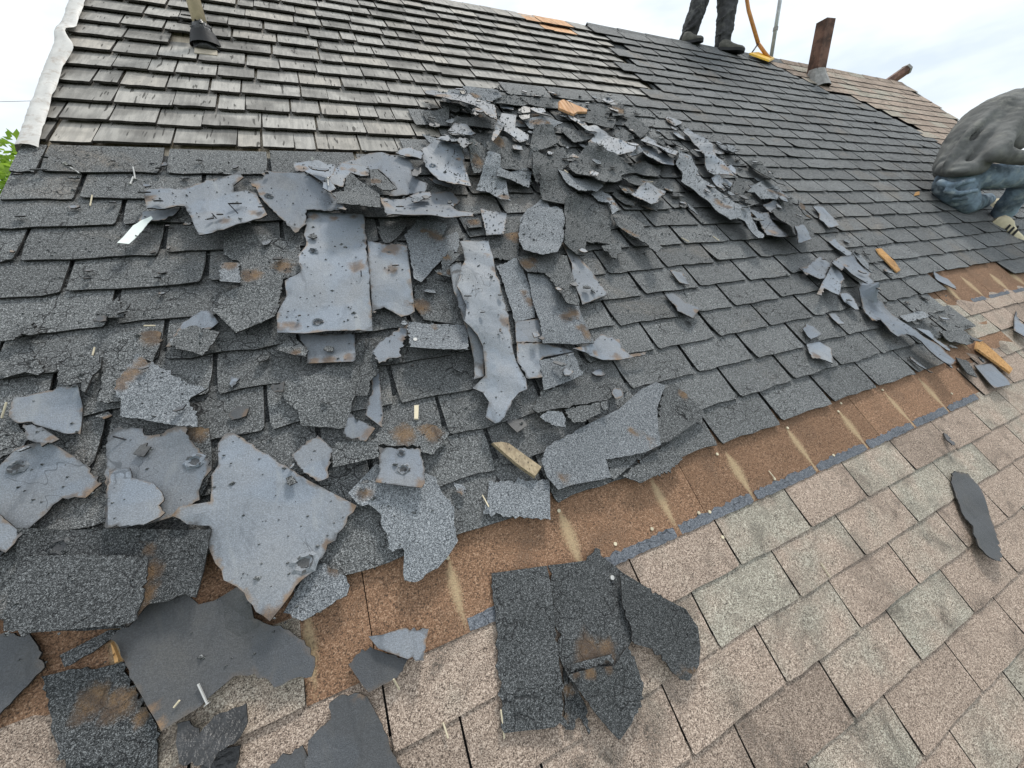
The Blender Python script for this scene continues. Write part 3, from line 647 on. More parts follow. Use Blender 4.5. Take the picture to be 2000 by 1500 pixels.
g|10|925,1246 988,1280 1116,1330 1177,1255 1128,1145 1040,968 917,996 874,920 838,922 800,980 881,1139||big dark speckled sheet right of the pale mitten-shaped back
h|14|1099,1307 1175,1334 1199,1282 1166,1160 1113,1130 1152,1222 1102,1237|1177,1208,27 1178,1252,22|narrow flecked strip with rust edge right of the big speckled sheet
g|11|982,966 1084,980 1061,916 1024,908 978,934||@mid
g|14|990,938 1040,930 992,868 976,878||@mid
g|68|1132,1137 1188,1155 1271,1082 1245,961 1231,885 1168,851 1181,923 1152,1033 1131,1076|1151,1046,29 1178,1014,29|raised dark flap with two rust squares over a black shadow
g|10|1487,2140 1630,2174 1658,2123 1584,2011 1511,1963 1487,2037||@heap
g|10|1686,2163 1793,2192 1690,2015 1599,2002|1694,2088,73|small square rusty-brown tab with a white nail head at heap top
b|11|1634,2206 1700,2240 1720,2187 1642,2144||@heap
g|14|1336,1998 1433,2050 1511,2054 1517,1968 1618,1989 1581,1929 1518,1858 1426,1871 1344,1850||dark curved tab just below the orange wood splinter
g|14|1511,1816 1622,1895 1647,1843 1630,1779 1523,1729||@heap
g|27|1662,1946 1771,2052 1831,1898 1655,1761 1662,1878||dark pointed tab rising over the black gap at heap top
g|14|1179,1833 1222,1890 1338,1840 1369,1769 1314,1752 1198,1712 1195,1748||dark scrap below the pale forked sheet in the upper heap
b|44|1287,2004 1325,1986 1331,1828 1375,1838 1393,1790 1483,1683 1543,1609 1486,1558 1351,1545 1286,1596 1260,1586 1257,1680 1351,1764 1304,1767 1295,1780|1274,1688,37|pale forked sheet lifted over a long black gap in the heap
g|10|1392,1489 1624,1619 1595,1556 1713,1551 1641,1485 1588,1436 1507,1451 1438,1488|1527,1586,45|dark tab with pinkish edge under the overhanging pale sheets
h|16|965,1429 1040,1477 1056,1416 1132,1397 1186,1383 1166,1321 1100,1278 1087,1298 993,1269 975,1346|1050,1489,45|pale arrow-shaped sheet pointing down right in the middle heap
g|22|1056,1493 1144,1578 1254,1664 1280,1613 1326,1562 1419,1517 1444,1439 1318,1406 1300,1371 1148,1302 1109,1310 1086,1368 1048,1403 1045,1445||broad dark cracked tab overlying the pale arrow-shaped sheet
g|16|1280,1360 1319,1372 1439,1367 1358,1307 1301,1279 1305,1316|1354,1340,29|@heap
g|14|1317,1394 1452,1440 1576,1413 1484,1338 1373,1346|1480,1398,24|@heap
b|22|1308,1276 1417,1347 1456,1368 1507,1344 1563,1316 1526,1281 1457,1241 1423,1202 1366,1181 1346,1221|1515,1292,24|pale cupped scrap at the lower edge of the heap
b|35|1604,1687 1679,1729 1712,1727 1762,1684 1797,1586 1695,1476 1631,1493 1616,1566 1503,1530 1372,1485 1578,1641|1644,1666,36|pale bent strip meeting the top of the diagonal ribbon
b|35|1637,1733 1745,1818 1800,1783 1734,1670 1862,1736 1865,1654 1709,1507 1681,1539 1697,1630|1760,1683,40|pale folded scrap with tan patch above the diagonal ribbon
b|16|2089,1898 2176,1965 2218,1871 2268,1833 2116,1568 2022,1574 2088,1782||narrow pale blade lying upslope of the diagonal ribbon
h|38|1856,1634 1930,1712 1970,1637 1939,1532 1908,1471 1917,1370 1937,1287 1948,1171 1992,1128 1942,1061 1917,966 1933,934 1882,900 1850,903 1844,970 1869,1030 1841,1058 1784,1049 1755,1104 1759,1183 1746,1262 1725,1329 1711,1388 1773,1465 1771,1535|1824,1188,46 1854,1154,34 1921,1627,27|long diagonal ribbon of flecked shingle with rust patch mid heap
b|16|2019,1609 2168,1581 2136,1416 2049,1431 1981,1441 1970,1470|2118,1496,48 2114,1424,34|pale yellowish-edged slab above the diagonal ribbon
b|14|1969,1426 2034,1444 2046,1374 1917,1269 1953,1339||@heap
g|16|1978,1270 2230,1465 2292,1450 2199,1340 2055,1248 1946,1171||dark upright tab beside the diagonal ribbon
g|16|2158,1309 2227,1325 2209,1262 2188,1207 2046,1178||@heap
b|16|1941,1169 2084,1248 1973,1121||@heap
h|14|2136,1287 2226,1338 2409,1422 2484,1353 2447,1269 2428,1216 2326,1189 2277,1188 2244,1210 2177,1214 2190,1282|2373,1246,59 2319,1275,34|flecked sheet with tan smear at the lower end of the heap
g|30|2412,1606 2488,1618 2568,1512 2399,1306 2366,1260 2345,1300 2388,1412 2398,1509||dark raised lip with straight black shadow near the heap end
b|16|2200,1196 2281,1198 2290,1147 2172,1109||@heap
b|35|2033,1154 2116,1130 2175,1124 2138,1052 2146,1013 2106,905 2024,912 1964,939 2014,1021 2035,1097|2029,952,37|pale jagged slab with tan corner at the heap's lower right end
g|41|2160,1111 2278,1154 2275,1193 2414,1217 2448,1175 2376,1021 2276,884 2211,873 2121,854 2065,884 2137,1021||long dark flap casting shadow at the heap's right end
b|11|2106,930 2191,939 2147,831 2054,826|1948,776,31|@heap
b|14|2654,1182 2753,1182 2714,1039 2696,998 2563,979 2604,1037 2595,1069 2644,1113||pale notched strip alone on the courses below the kneeling worker
h|11|2608,806 2648,778 2634,703 2583,665 2564,631 2562,696||@right
b|19|2479,887 2566,909 2553,780 2512,749 2478,760||@right
b|22|2050,728 2110,728 2224,769 2307,796 2313,730 2130,634 2088,634 2058,678 2033,668||pale leaf-shaped scrap at the head of the right cluster
b|35|1959,546 2314,723 2319,660 2283,615 2212,587 2148,550 2082,514 2066,540 2055,574 1977,534||pale flared scrap hanging below the leaf-shaped one
b|62|2287,725 2437,767 2518,755 2497,680 2482,611 2424,590 2323,479 2324,549 2324,629 2362,691 2248,646|2388,699,28|pale arched slab with black hollow in the right cluster
b|14|2189,549 2265,539 2235,492 2184,430 2156,435 2150,494||@right
b|8|2486,277 2584,241 2555,199 2618,134 2581,119 2562,141||@right
h|25|2471,357 2538,355 2682,360 2661,303 2427,308||flat flecked rectangle upslope of the right-hand ribbon
b|49|2295,563 2340,522 2362,492 2403,444 2389,328 2389,269 2399,214 2439,148 2416,66 2321,52 2317,82 2343,194 2325,227 2300,249 2231,249 2212,282 2239,328 2256,355 2176,357 2202,390 2254,457 2278,535|2185,362,30|long pale ribbon running down to the exposed brown patch
b|14|1996,451 2048,446 2010,377 1972,385||@right
b|16|1746,401 1794,422 1817,405 1815,352 1714,341||small pale scrap touching the jagged scrap below it on tidy courses
b|22|1697,330 1785,329 1809,285 1716,215 1681,254 1650,262 1670,295|1680,267,22|jagged pale scrap with tan lower tip on the tidy dark courses
b|16|2247,114 2263,153 2273,141 2267,85 2260,61 2278,52 2259,78||pale ragged scrap at the tip of the bottom dark course
g|22|2650,226 2850,202 2833,135 2778,118 2708,118 2653,151 2615,162||dark loose tab lying across the exposed brown patch
g|16|2618,84 2671,43 2577,-32 2551,-3||@right
b|25|2693,22 2843,0 2765,-106 2737,-115 2617,-101||thick pale block-like scrap beside the lower orange stick
b|27|3184,590 3208,562 3237,516 3204,462 3148,428 3142,472 3127,517||pale pointed scrap standing on the brown patch
b|35|3291,116 3600,217 3485,145 3464,102 3286,33||pale upright shard at the photo edge on the brown patch
d|22|1907,-300 1948,-305 1990,-324 1982,-374 1912,-447 1856,-492 1800,-541 1765,-553 1729,-549 1715,-533 1713,-503 1738,-473 1781,-452 1782,-428 1834,-362||single near-black rounded strip alone on the tan shingles
d|22|2073,-174 2077,-188 2027,-221 2008,-220 2034,-196||tiny curled black scrap on the tan shingles below the brown strip
d|11|-721,191 -639,159 -625,136 -610,100 -654,54 -683,31||smooth black sheet at the lower corner of the photo edge
k|10|-617,88 -587,84 -546,70 -508,66 -500,44 -468,-16 -447,-62 -450,-84 -443,-146 -553,-97 -583,-18 -594,17 -603,42|-542,25,33 -507,3,30 -558,17,20 -474,-25,16 -489,14,12|wet-looking dark shingle with angled rust band at the bottom corner
g|14|-594,111 -533,126 -499,113 -527,109 -550,96 -580,89||thin slanting grey strip between the black sheets at the bottom corner
d|14|-526,110 -490,135 -476,148 -442,141 -434,153 -414,143 -395,117 -369,114 -324,122 -300,95 -301,58 -279,38 -247,16 -231,-5 -207,-45 -208,-59 -215,-73 -251,-64 -276,-65 -284,-51 -306,-32 -337,-23 -365,-35 -384,-47 -437,-58 -461,-15 -483,28 -501,68|-439,-51,18 -454,-23,12|broad black smooth sheet sprawling below the kite slab
k|22|-656,345 -360,244 -368,203 -385,126 -402,139 -426,136 -458,142 -469,129 -483,114 -550,134 -650,174 -657,200 -661,259 -658,298|-462,239,15 -464,197,29 -468,158,28 -479,133,21|dark double-layer tab with rust band and round nail mark
k|11|-643,290 -555,263 -457,223 -456,159 -462,130 -470,117 -509,127 -605,154 -640,170 -648,203 -651,245 -647,274||>tab
t|11|-399,-149 -388,-116 -336,-128 -345,-165||black underside piece below the tarry lump at the bottom edge
t|38|-388,-85 -371,-70 -323,-71 -317,-99 -326,-114 -354,-118 -362,-133 -409,-110 -420,-82 -421,-58 -405,-61||tarry crumpled black lump at the bottom edge
d|11|-292,-173 -244,-168 -237,-186 -230,-230 -315,-194||small brownish-black corner at the bottom edge
d|16|-194,-126 -173,-122 -144,-131 -130,-142 -111,-195 -91,-272 -86,-307 -244,-232 -232,-165 -217,-157 -194,-150|-139,-140,13|smooth charcoal sheet cut off by the bottom edge
d|14|-155,-80 -128,-65 -106,-74 -47,-114 -71,-134 -125,-136 -135,-120||small black five-sided scrap under a pale brown-edged one
b|16|-111,-48 -85,-55 -49,-58 -14,-74 4,-78 -18,-125 -25,-122 -46,-112 -96,-75|-4,-96,12 -14,-119,11|small pale scrap with brown right edge below the brown strip
k|8|256,-253 264,-276 274,-320 275,-338 260,-370 257,-352 252,-338 233,-351 218,-344|248,-292,16 228,-328,11|narrow rusty remnant between the long tab and the pointed tab on tan
k|7|299,-57 398,-80 436,-62 448,-92 476,-130 514,-188 565,-232 493,-254 437,-254 423,-269 376,-295 360,-299 258,-267 254,-244 254,-228 291,-95|320,-239,34 359,-258,32 293,-253,21|dark centre sheet with rust band and bright nail on the tan shingles
k|7|269,-249 364,-267 363,-279 264,-260||>torn_strip
k|7|164,-26 295,-56 288,-94 265,-171 244,-241 240,-267 215,-336 196,-328 163,-319 114,-303 99,-298 103,-265 127,-178 150,-87||long upright cracked dark tab on the tan shingles
k|7|464,-129 510,-181 556,-229 595,-264 606,-308 587,-344 561,-369 521,-381 501,-372 486,-349 483,-330 464,-297 425,-271 421,-261 431,-250 434,-192|508,-356,20 542,-372,11|dark wing-shaped tab with rusty tip on the tan shingles
k|7|252,-260 319,-272 360,-287 406,-268 411,-298 409,-326 396,-363 354,-386 316,-399 304,-382 282,-337 263,-284|301,-275,19 271,-270,13 342,-286,13|dark pointed tab hanging down on the tan shingles"""
Hm = init_height()
def ragged(poly, step, amp, r):
    out = []; n = len(poly)
    for i in range(n):
        a, b = Vector(poly[i]), Vector(poly[(i + 1) % n]); d = b - a; m = max(1, int(d.length / step)); nn = Vector((-d.y, d.x)).normalized() if d.length > 1e-6 else Vector((0, 0))
        rough = r.choice([.08, .1, .8, 1, 1.7])
        for k in range(m):
            t = k / m; o = 0 if k == 0 else r.gauss(0, amp * rough)
            q = a + d * t + nn * o; out.append((q.x, q.y))
    return out
def torn(name, kind, poly, lift, stains, seed, th=.0038, fine=1.):
    r = random.Random(seed); xs = [p[0] for p in poly]; ys = [p[1] for p in poly]
    sz = max(max(xs) - min(xs), max(ys) - min(ys))
    dr = drape(Hm, poly, lift, seed)
    if dr is None: return None
    bd = ragged(poly, max(.006, sz * .028) * fine, {'g': .0022, 'k': .0022, 'paper': .0002}.get(kind, .0016), r)
    g = max(.012, min(.022, sz / 12)); pts = [Vector(p) for p in bd]; nb = len(pts)
    X, Y = np.meshgrid(np.arange(min(xs), max(xs), g), np.arange(min(ys), max(ys), g))
    X = X + np.array([[r.uniform(-.3, .3) * g for _ in range(X.shape[1])] for _ in range(X.shape[0])])
    I = inside(bd, X, Y); B = np.array(bd)
    for x, y in zip(X[I], Y[I]):
        if ((B[:, 0] - x) ** 2 + (B[:, 1] - y) ** 2).min() > (g * .4) ** 2: pts.append(Vector((float(x), float(y))))
    vo, eo, fo, *_ = delaunay_2d_cdt(pts, [], [list(range(nb))], 1, 1e-6)
    cx, cy = sum(xs) / len(xs), sum(ys) / len(ys); n = len(vo)
    hs = [sample(dr, p.x, p.y) for p in vo]; z0 = min(hs)
    top = [(p.x - cx, p.y - cy, h_ - z0 + th) for p, h_ in zip(vo, hs)]
    V = top + [(x, y, z - th) for x, y, z in top]; F = [tuple(f) for f in fo]
    area = sum((vo[f[1]].x - vo[f[0]].x) * (vo[f[2]].y - vo[f[0]].y) - (vo[f[2]].x - vo[f[0]].x) * (vo[f[1]].y - vo[f[0]].y) for f in F)
    if area < 0: F = [f[::-1] for f in F]
    cnt = {}
    for f in F:
        for i in range(3): cnt[f[i], f[(i + 1) % 3]] = 1
    side = [(a, b) for a, b in cnt if (b, a) not in cnt]
    F += [tuple(i + n for i in f[::-1]) for f in F]
    nf = len(F); F += [(b, a, a + n, b + n) for a, b in side]
    m = mesh(name, V, F, kind); m.materials.append(MAT['asphalt'] if kind != 'paper' else MAT[kind]); m.polygons.foreach_set('material_index', [0 if q < nf else 1 for q in range(len(F))])
    A = []
    for p in vo:
        a = 0
        for sx, sy, sr in stains: a = max(a, 1.1 - math.hypot(p.x - sx, p.y - sy) / sr)
        A.append(max(0, min(1, a)))
    at = m.attributes.new('stain', 'FLOAT', 'POINT'); at.data.foreach_set('value', A + A)
    ed = {a for a, b in side}; rm = [1. if q in ed else 0. for q in range(n)]
    at = m.attributes.new('rim', 'FLOAT', 'POINT'); at.data.foreach_set('value', rm + rm)
    commit(Hm, dr, th)
    return m, Matrix.Translation((cx, cy, z0)), dr
THINGS = {}
HEAP = [(0.5175,2.1136),(1.0584,2.2613),(1.6038,2.2890),(2.1193,2.1001),(2.4859,1.6618),(2.5219,0.9977),(2.0955,0.9746),(1.8005,1.1875),(1.3735,1.2257),(0.9730,1.3145),(0.6654,1.5414),(0.4469,1.6230)]
SLABS = [(-0.5653,1.3424),(-0.0757,1.2166),(0.4581,1.2474),(0.9840,0.8985),(0.8118,0.3346),(0.3494,0.1174),(-0.0916,0.2283),(-0.3971,0.3018),(-0.7034,0.5101),(-0.7063,0.7756)]
def scatter(region, n, lo, hi, seed, key, kinds):
    r = random.Random(seed); A = np.array(region); k = 0
    while k < n:
        x, y = r.uniform(A[:, 0].min(), A[:, 0].max()), r.uniform(A[:, 1].min(), A[:, 1].max())
        if not inside(region, np.array([x]), np.array([y]))[0]: continue
        s_ = r.uniform(lo, hi); a0 = r.uniform(0, 6.28); el = r.uniform(.4, 1); m_ = r.randint(4, 7); kd = r.choice(kinds)
        poly = []
        for q in range(m_):
            a = 6.283 * (q + r.uniform(-.25, .25)) / m_; rr = s_ * r.uniform(.6, 1.15); px, py = rr * math.cos(a), rr * el * math.sin(a)
            poly.append((x + px * math.cos(a0) - py * math.sin(a0), y + px * math.sin(a0) + py * math.cos(a0)))
        st = [(x + r.uniform(-s_, s_), y + r.uniform(-s_, s_), s_ * .7)] if r.random() < .22 else []
        res = torn('shingle_scrap', kd, poly, r.uniform(3, 16), st, seed * 1000 + k)
        if res: tag(link('shingle_scrap', res[0], None, ROOF @ res[1]), scrap_label(key, kd, bool(st)), 'shingle scrap', scrap_label(key, kd, bool(st)))
        k += 1
scatter(HEAP, 92, .028, .085, 5, 'heap', 'ggghhbb')
for i, ln in enumerate(PIECES.strip().split('\n')):
    kind, lift, pts, st, lab = ln.split('|')
    poly = [tuple(int(c) / 1000 for c in p.split(',')) for p in pts.split()]
    stains = [tuple(int(c) / 1000 for c in p.split(',')) for p in st.split()]
    if lab[0] == '>':                                   # a layer of the piece before it
        m, mw, dr = torn(lab[1:], kind, poly, float(lift), stains, i, .0032)
        link(lab[1:], m, o, o.matrix_basis.inverted() @ (ROOF @ mw)); continue
    small = lab[0] == '@'
    m, mw, dr = torn('shingle_scrap' if small else 'torn_shingle', kind, poly, float(lift), stains, i)
    o = link(m.name.split('.')[0], m, None, ROOF @ mw)
    if small: tag(o, scrap_label(lab[1:], kind, bool(stains)), 'shingle scrap', scrap_label(lab[1:], kind, bool(stains)))
    else: tag(o, lab, 'torn shingle', 'torn shingles strewn over the roof')
    THINGS[lab] = (o, dr, mw)
scatter(HEAP, 95, .012, .040, 6, 'heap', 'gghbbbd')
scatter(SLABS, 60, .007, .024, 8, 'mid', 'gghbdd')
scatter([(2.2157,0.8382),(2.6820,0.9203),(2.8092,0.5372),(3.0122,0.1754),(2.7841,-0.0671),(2.5190,0.0502),(2.0798,0.3758)], 26, .01, .032, 9, 'right', 'gghbd')
scatter([(-0.8550,1.5484),(-0.0724,1.5917),(-0.2318,1.2258),(-0.5171,0.9079),(-0.7432,0.7832),(-0.8414,1.1784)], 34, .006, .02, 10, 'left', 'ggdb')
def top(u, v):
    i = min(max(int((u - HU0) / HC), 0), HN - 1); j = min(max(int((v - HV0) / HC), 0), HM - 1)
    return float(Hm[max(0, j - 1):j + 2, max(0, i - 1):i + 2].max())
# nail holes punched through the slabs, with a curled dark rim
def crater(lab, u, v, r_, seed):
    o, dr, mw = THINGS[lab]; r = random.Random(seed); z = sample(dr, u, v) + .0042; n = 14; V = []; F = []
    for rr, hz in ((.0, .0006), (.55, .0008), (.75, .0052), (1.0, .0040), (1.25, .0002)):
        for i in range(n):
            a = 6.283 * i / n; q = r_ * rr * (1 + r.uniform(-.16, .16)); V.append((q * math.cos(a), q * math.sin(a) * .9, hz * (1 + r.uniform(-.4, .4))))
    for j in range(4):
        for i in range(n): F.append((j * n + i, j * n + (i + 1) % n, (j + 1) * n + (i + 1) % n, (j + 1) * n + i))
    m = mesh('nail_hole', V, F, 'k' if 'dark' in lab else 'b'); m.materials.append(MAT['d'])
    for k_, pl_ in enumerate(m.polygons): pl_.material_index = 1 if k_ < n or (n * 2 <= k_ < n * 3 and r.random() < .5) else 0
    link('nail_hole', m, o, o.matrix_basis.inverted() @ ROOF @ Matrix.Translation((u, v, z)))
for i, (lab, (u, v), r_) in enumerate([
    ('wide pale slab with a round nail hole and a curved crack', (-0.3921,0.3998), .016),
    ('small pale square with two nail holes', (0.0275,0.3037), .009), ('small pale square with two nail holes', (0.0231,0.2575), .015),
    ('tall squarish pale slab with nail hole and rusty lower corner', (-0.1096,0.7281), .013),
    ('tall squarish pale slab with nail hole and rusty lower corner', (-0.0966,1.0272), .012),
    ('largest kite-shaped pale slab with rusty lower point and punched hole', (-0.2054,0.1235), .021),
    ('upright pale slab with crescent cut at the left end of the heap', (0.3963,1.4740), .012),
    ('pale slab with rusty left corner behind the tall squarish slab', (-0.2045,1.3081), .012),
    ('dark double-layer tab with rust band and round nail mark', (-0.6056,0.2960), .017),
    ('broad smooth pale slab running off the photo edge with rusty tip', (-0.6920,0.4805), .014)]):
    crater(lab, u, v, r_, i)
# short nails still standing in slabs
def stuck(lab, u, v, ln, lean, rad=.0017, mat='nail_dark'):
    o, dr, mw = THINGS[lab]; z = sample(dr, u, v)
    vs2, fs2 = tube([(0, 0, 0), (lean[0] * ln, lean[1] * ln, ln)], rad, 6)
    link('nail', mesh('nail', vs2, fs2, mat), o, o.matrix_basis.inverted() @ ROOF @ Matrix.Translation((u, v, z)))
for lab, (u, v), ln, lean in [
    ('tall squarish pale slab with nail hole and rusty lower corner', (0.0271,0.8888), .024, (.1, .1)),
    ('T-shaped pale slab with rusty left end lying nearest the rake', (-0.2826,1.1763), .03, (-.5, .3)),
    ('T-shaped pale slab with rusty left end lying nearest the rake', (-0.3378,1.1557), .018, (-.4, .3)),
    ('upright pale slab with crescent cut at the left end of the heap', (0.5113,1.5578), .022, (0, .1)),
    ('small pale square with two nail holes', (0.0231,0.2575), .012, (.6, -.2)),
    ('wide pale slab with a round nail hole and a curved crack', (-0.5193,0.4919), .02, (-.8, .3))]:
    stuck(lab, u, v, ln, lean)
lab = 'raised two-tone tab with a nail head casting shadow beside the ribbon'
o, dr, mw = THINGS[lab]; u, v = (0.1348,0.6282)
link('nail', mesh('nail', *disc(.006, .004), 'nail'), o, o.matrix_basis.inverted() @ ROOF @ Matrix.Translation((u, v, sample(dr, u, v) + .004)))
lab = 'dark centre sheet with rust band and bright nail on the tan shingles'
o, dr, mw = THINGS[lab]; u, v = (0.4454,-0.1372)
link('nail', mesh('nail', *disc(.0055, .006), 'nail'), o, o.matrix_basis.inverted() @ ROOF @ Matrix.Translation((u, v, sample(dr, u, v) + .004)))

# loose nails and slivers
def bar(name, p, q, rad, mat, head=0., lift=.004):
    a = Vector((*p, top(*p) + rad + .001)); b = Vector((*q, top(*q) + rad + lift)); c = (a + b) / 2
    vs2, fs2 = tube([a - c, b - c], rad, 6)
    if head:
        d = (a - b).normalized(); v3, f3 = tube([a - c, a - c + d * .0015], head, 8); k = len(vs2)
        vs2 += v3; fs2 += [tuple(k + i for i in f) for f in f3]
    return link(name, mesh(name, vs2, fs2, mat), None, ROOF @ Matrix.Translation(c))
NL = [((-0.5899,1.4111),(-0.5849,1.4480)),((-0.5805,1.4401),(-0.5853,1.4913)),((-0.7530,1.5075),(-0.7174,1.4666)),((-0.3745,-0.0467),(-0.3874,-0.0126)),((-0.0098,1.3485),(-0.0127,1.2968)),((-0.0498,1.5325),(-0.0504,1.5620))]
NLAB = ['loose bright nail upright among black bits under the white rake flashing', 'second bright nail just upslope of its twin under the shakes', 'loose nail with dark broad head beside the rake courses', 'pale long nail on the black smooth sheet', 'silver nail standing before the humped dark tab', 'tiny silver nail at the edge of the cedar shakes']
for (p, q), lb in zip(NL, NLAB): tag(bar('roofing_nail', p, q, .0021, 'nail', .0065 if 'broad head' in lb else .005), lb, 'nail', 'loose roofing nails')
SLV = [((-0.6132,0.7485),(-0.6108,0.7709)),((-0.7456,0.6115),(-0.7330,0.6396)),((-0.4207,-0.0324),(-0.4124,-0.0257)),((0.1967,0.1495),(0.1991,0.1146)),((1.0920,-0.3297),(1.0885,-0.3680)),((0.1036,-0.2613),(0.0975,-0.3072)),((-0.0786,-0.1338),(-0.0731,-0.1558)),
       ((1.0178,1.4568),(1.0186,1.4216)),((1.4918,1.3930),(1.4937,1.3637)),((1.4721,1.0048),(1.4940,0.9715)),((1.6786,1.0005),(1.6880,0.9632)),((2.7736,1.9316),(2.7957,1.9146)),((-0.0069,-0.2378),(-0.0035,-0.2633)),((-0.6773,1.3110),(-0.6719,1.3490)),((-0.5131,0.8122),(-0.4979,0.8213)),((1.1206,-0.0546),(1.1210,-0.0809))]
for p, q in SLV: tag(bar('wood_sliver', p, q, .0018, 'straw'), 'thin pale straw-like wood sliver lying loose on the shingles', 'wood sliver', 'pale wood slivers')
# wood splinters and lath
def plank(pts, mat, thk, lab, lift=0.):
    n = len(pts); cu = sum(p[0] for p in pts) / n; cv = sum(p[1] for p in pts) / n; z = max(top(*p) for p in pts + [(cu, cv)]) + .002
    V = [(u - cu, v - cv, 0) for u, v in pts] + [((u - cu) * .96, (v - cv) * .96, thk + lift * (i % 3)) for i, (u, v) in enumerate(pts)]
    F = [tuple(range(n))[::-1], tuple(range(n, 2 * n))] + [(i, (i + 1) % n, n + (i + 1) % n, n + i) for i in range(n)]
    o = link('wood_splinter', mesh('wood_splinter', V, F, mat), None, ROOF @ Matrix.Translation((cu, cv, z))); tag(o, lab, 'wood splinter')
plank([(2.8523,0.8045),(2.9011,0.8044),(2.8980,0.6902),(2.8650,0.6245),(2.8132,0.6147),(2.8149,0.6464),(2.8256,0.7561)][::-1], 'orange', .006, 'bright orange splinter lying on the dark courses below the kneeling worker')
plank([(2.8576,0.1157),(2.9147,0.1311),(2.9283,0.0372),(2.9237,-0.0618),(2.8687,-0.0740),(2.8375,0.0057),(2.8015,0.0913)][::-1], 'orange', .008, 'long orange wooden stick lying across the exposed brown patch')
plank([(0.2575,0.2697),(0.2818,0.2660),(0.3012,0.2560),(0.3677,0.1664),(0.3397,0.1471),(0.3022,0.1958)][::-1], 'lath', .016, 'broken pale brown lath piece just above the brown strip')
plank([(1.2741,2.1040),(1.3174,2.1324),(1.3847,2.0762),(1.4409,2.0401),(1.4229,2.0108),(1.3528,2.0021),(1.3143,1.9712),(1.2422,2.0248)][::-1], 'fresh', .010, 'orange split shake fragment at the top of the heap')
plank([(0.0871,0.4298),(0.0993,0.4284),(0.0884,0.3870),(0.0781,0.3897)][::-1], 'straw', .006, 'short pale rectangular wood chip above the two rust patches')
plank([(-0.5165,0.1022),(-0.5122,0.0934),(-0.5018,0.0672),(-0.5080,0.0666)], 'orange', .008, 'small orange chip beside the broad black smooth sheet')
plank([(4.0828,1.3147),(4.1534,1.3262),(4.0965,1.2839),(3.9985,1.2735)], 'orange', .004, 'tan chip on the courses near the worker knee')
# white paper strip
pl = [(-0.5771,1.0985),(-0.5494,1.0877),(-0.5350,1.1329),(-0.5230,1.1714),(-0.5078,1.2043),(-0.5119,1.2138),(-0.5329,1.1990),(-0.5518,1.1777)]
m, mw, dr = torn('paper_strip', 'paper', pl, 22, [], 991, .0008)
tag(link('paper_strip', m, None, ROOF @ mw), 'white folded paper strip beside the T-shaped slab', 'paper strip')

# loose granules and crumbs over the worked area
r = random.Random(44); V, F = [], []
AREA = [(-0.8819,1.5740),(0.3424,1.6641),(0.5725,2.1219),(1.6914,2.3838),(2.5321,2.0172),(2.8806,1.0430),(3.2965,0.1600),(2.3405,0.0887),(1.2245,0.7500),(0.3100,0.2180),(-0.3142,-0.0210),(-0.6725,0.1237)]
AA = np.array(AREA); k = 0
while k < 9000:
    x, y = r.uniform(AA[:, 0].min(), AA[:, 0].max()), r.uniform(AA[:, 1].min(), AA[:, 1].max())
    if r.random() < .45:
        hx = np.array(HEAP); x, y = r.uniform(hx[:, 0].min(), hx[:, 0].max()), r.uniform(hx[:, 1].min(), hx[:, 1].max())
    if not inside(AREA, np.array([x]), np.array([y]))[0]: continue
    k += 1; z = top(x, y); s_ = r.uniform(.0012, .0042) * (2.2 if r.random() < .06 else 1); b = len(V)
    for q in range(4):
        a = 1.571 * q + r.uniform(-.5, .5); V.append((x + s_ * math.cos(a), y + s_ * math.sin(a) * .7, z - .001))
    V.append((x + r.uniform(-.3, .3) * s_, y, z + s_ * r.uniform(.5, 1.1)))
    F += [(b + q, b + (q + 1) % 4, b + 4) for q in range(4)]
tag(link('crumbs', mesh('crumbs', V, F, 'g'), None, ROOF.copy()), 'loose black crumbs and granules scattered over the roof', 'debris', kind='stuff')

# ---------------------------------------------------------------- pipes through the roof
UP = ROOF.inverted() @ Vector((0, 0, 1))
def world(u, v, wv=0): return ROOF @ Vector((u, v, wv))
def lumpy(vs2, amp, seed):
    r = random.Random(seed); return [Vector(p) + Vector((r.uniform(-amp, amp), r.uniform(-amp, amp), r.uniform(-amp, amp))) for p in vs2]
b0 = world(*(-0.4035,2.4471), 0); vp = empty('vent_pipe', b0); tag(vp, 'tan vent pipe with tarred boot standing in the cedar shakes', 'vent pipe')
link('pipe', mesh('pipe', *tube([(0, 0, -.05), (0, 0, .55)], .027, 18), 'pipe_tan', True), vp)
vs2, fs2 = tube([(0, 0, -.02 + .0095 * i) for i in range(12)], [.052, .050, .045, .042, .041, .040, .041, .039, .040, .038, .036, .030], 18)
link('tar_collar', mesh('tar_collar', lumpy(vs2, .006, 3), fs2, 'tar', True), vp)
vs2, fs2 = tube([Vector((0, 0, 0)) + UP * 0 for _ in range(1)] + [(0, 0, .05)], [.062, .045], 20, False)
link('rubber_boot', mesh('rubber_boot', [Vector(p) for p in vs2], fs2, 'black', True), vp)
pv, pf = boxv(-.042, .042, -.085, .04, .004, .008)
link('flashing_plate', mesh('flashing_plate', [(ROOF @ Vector(p)) for p in pv], pf, 'flash_tan'), vp)
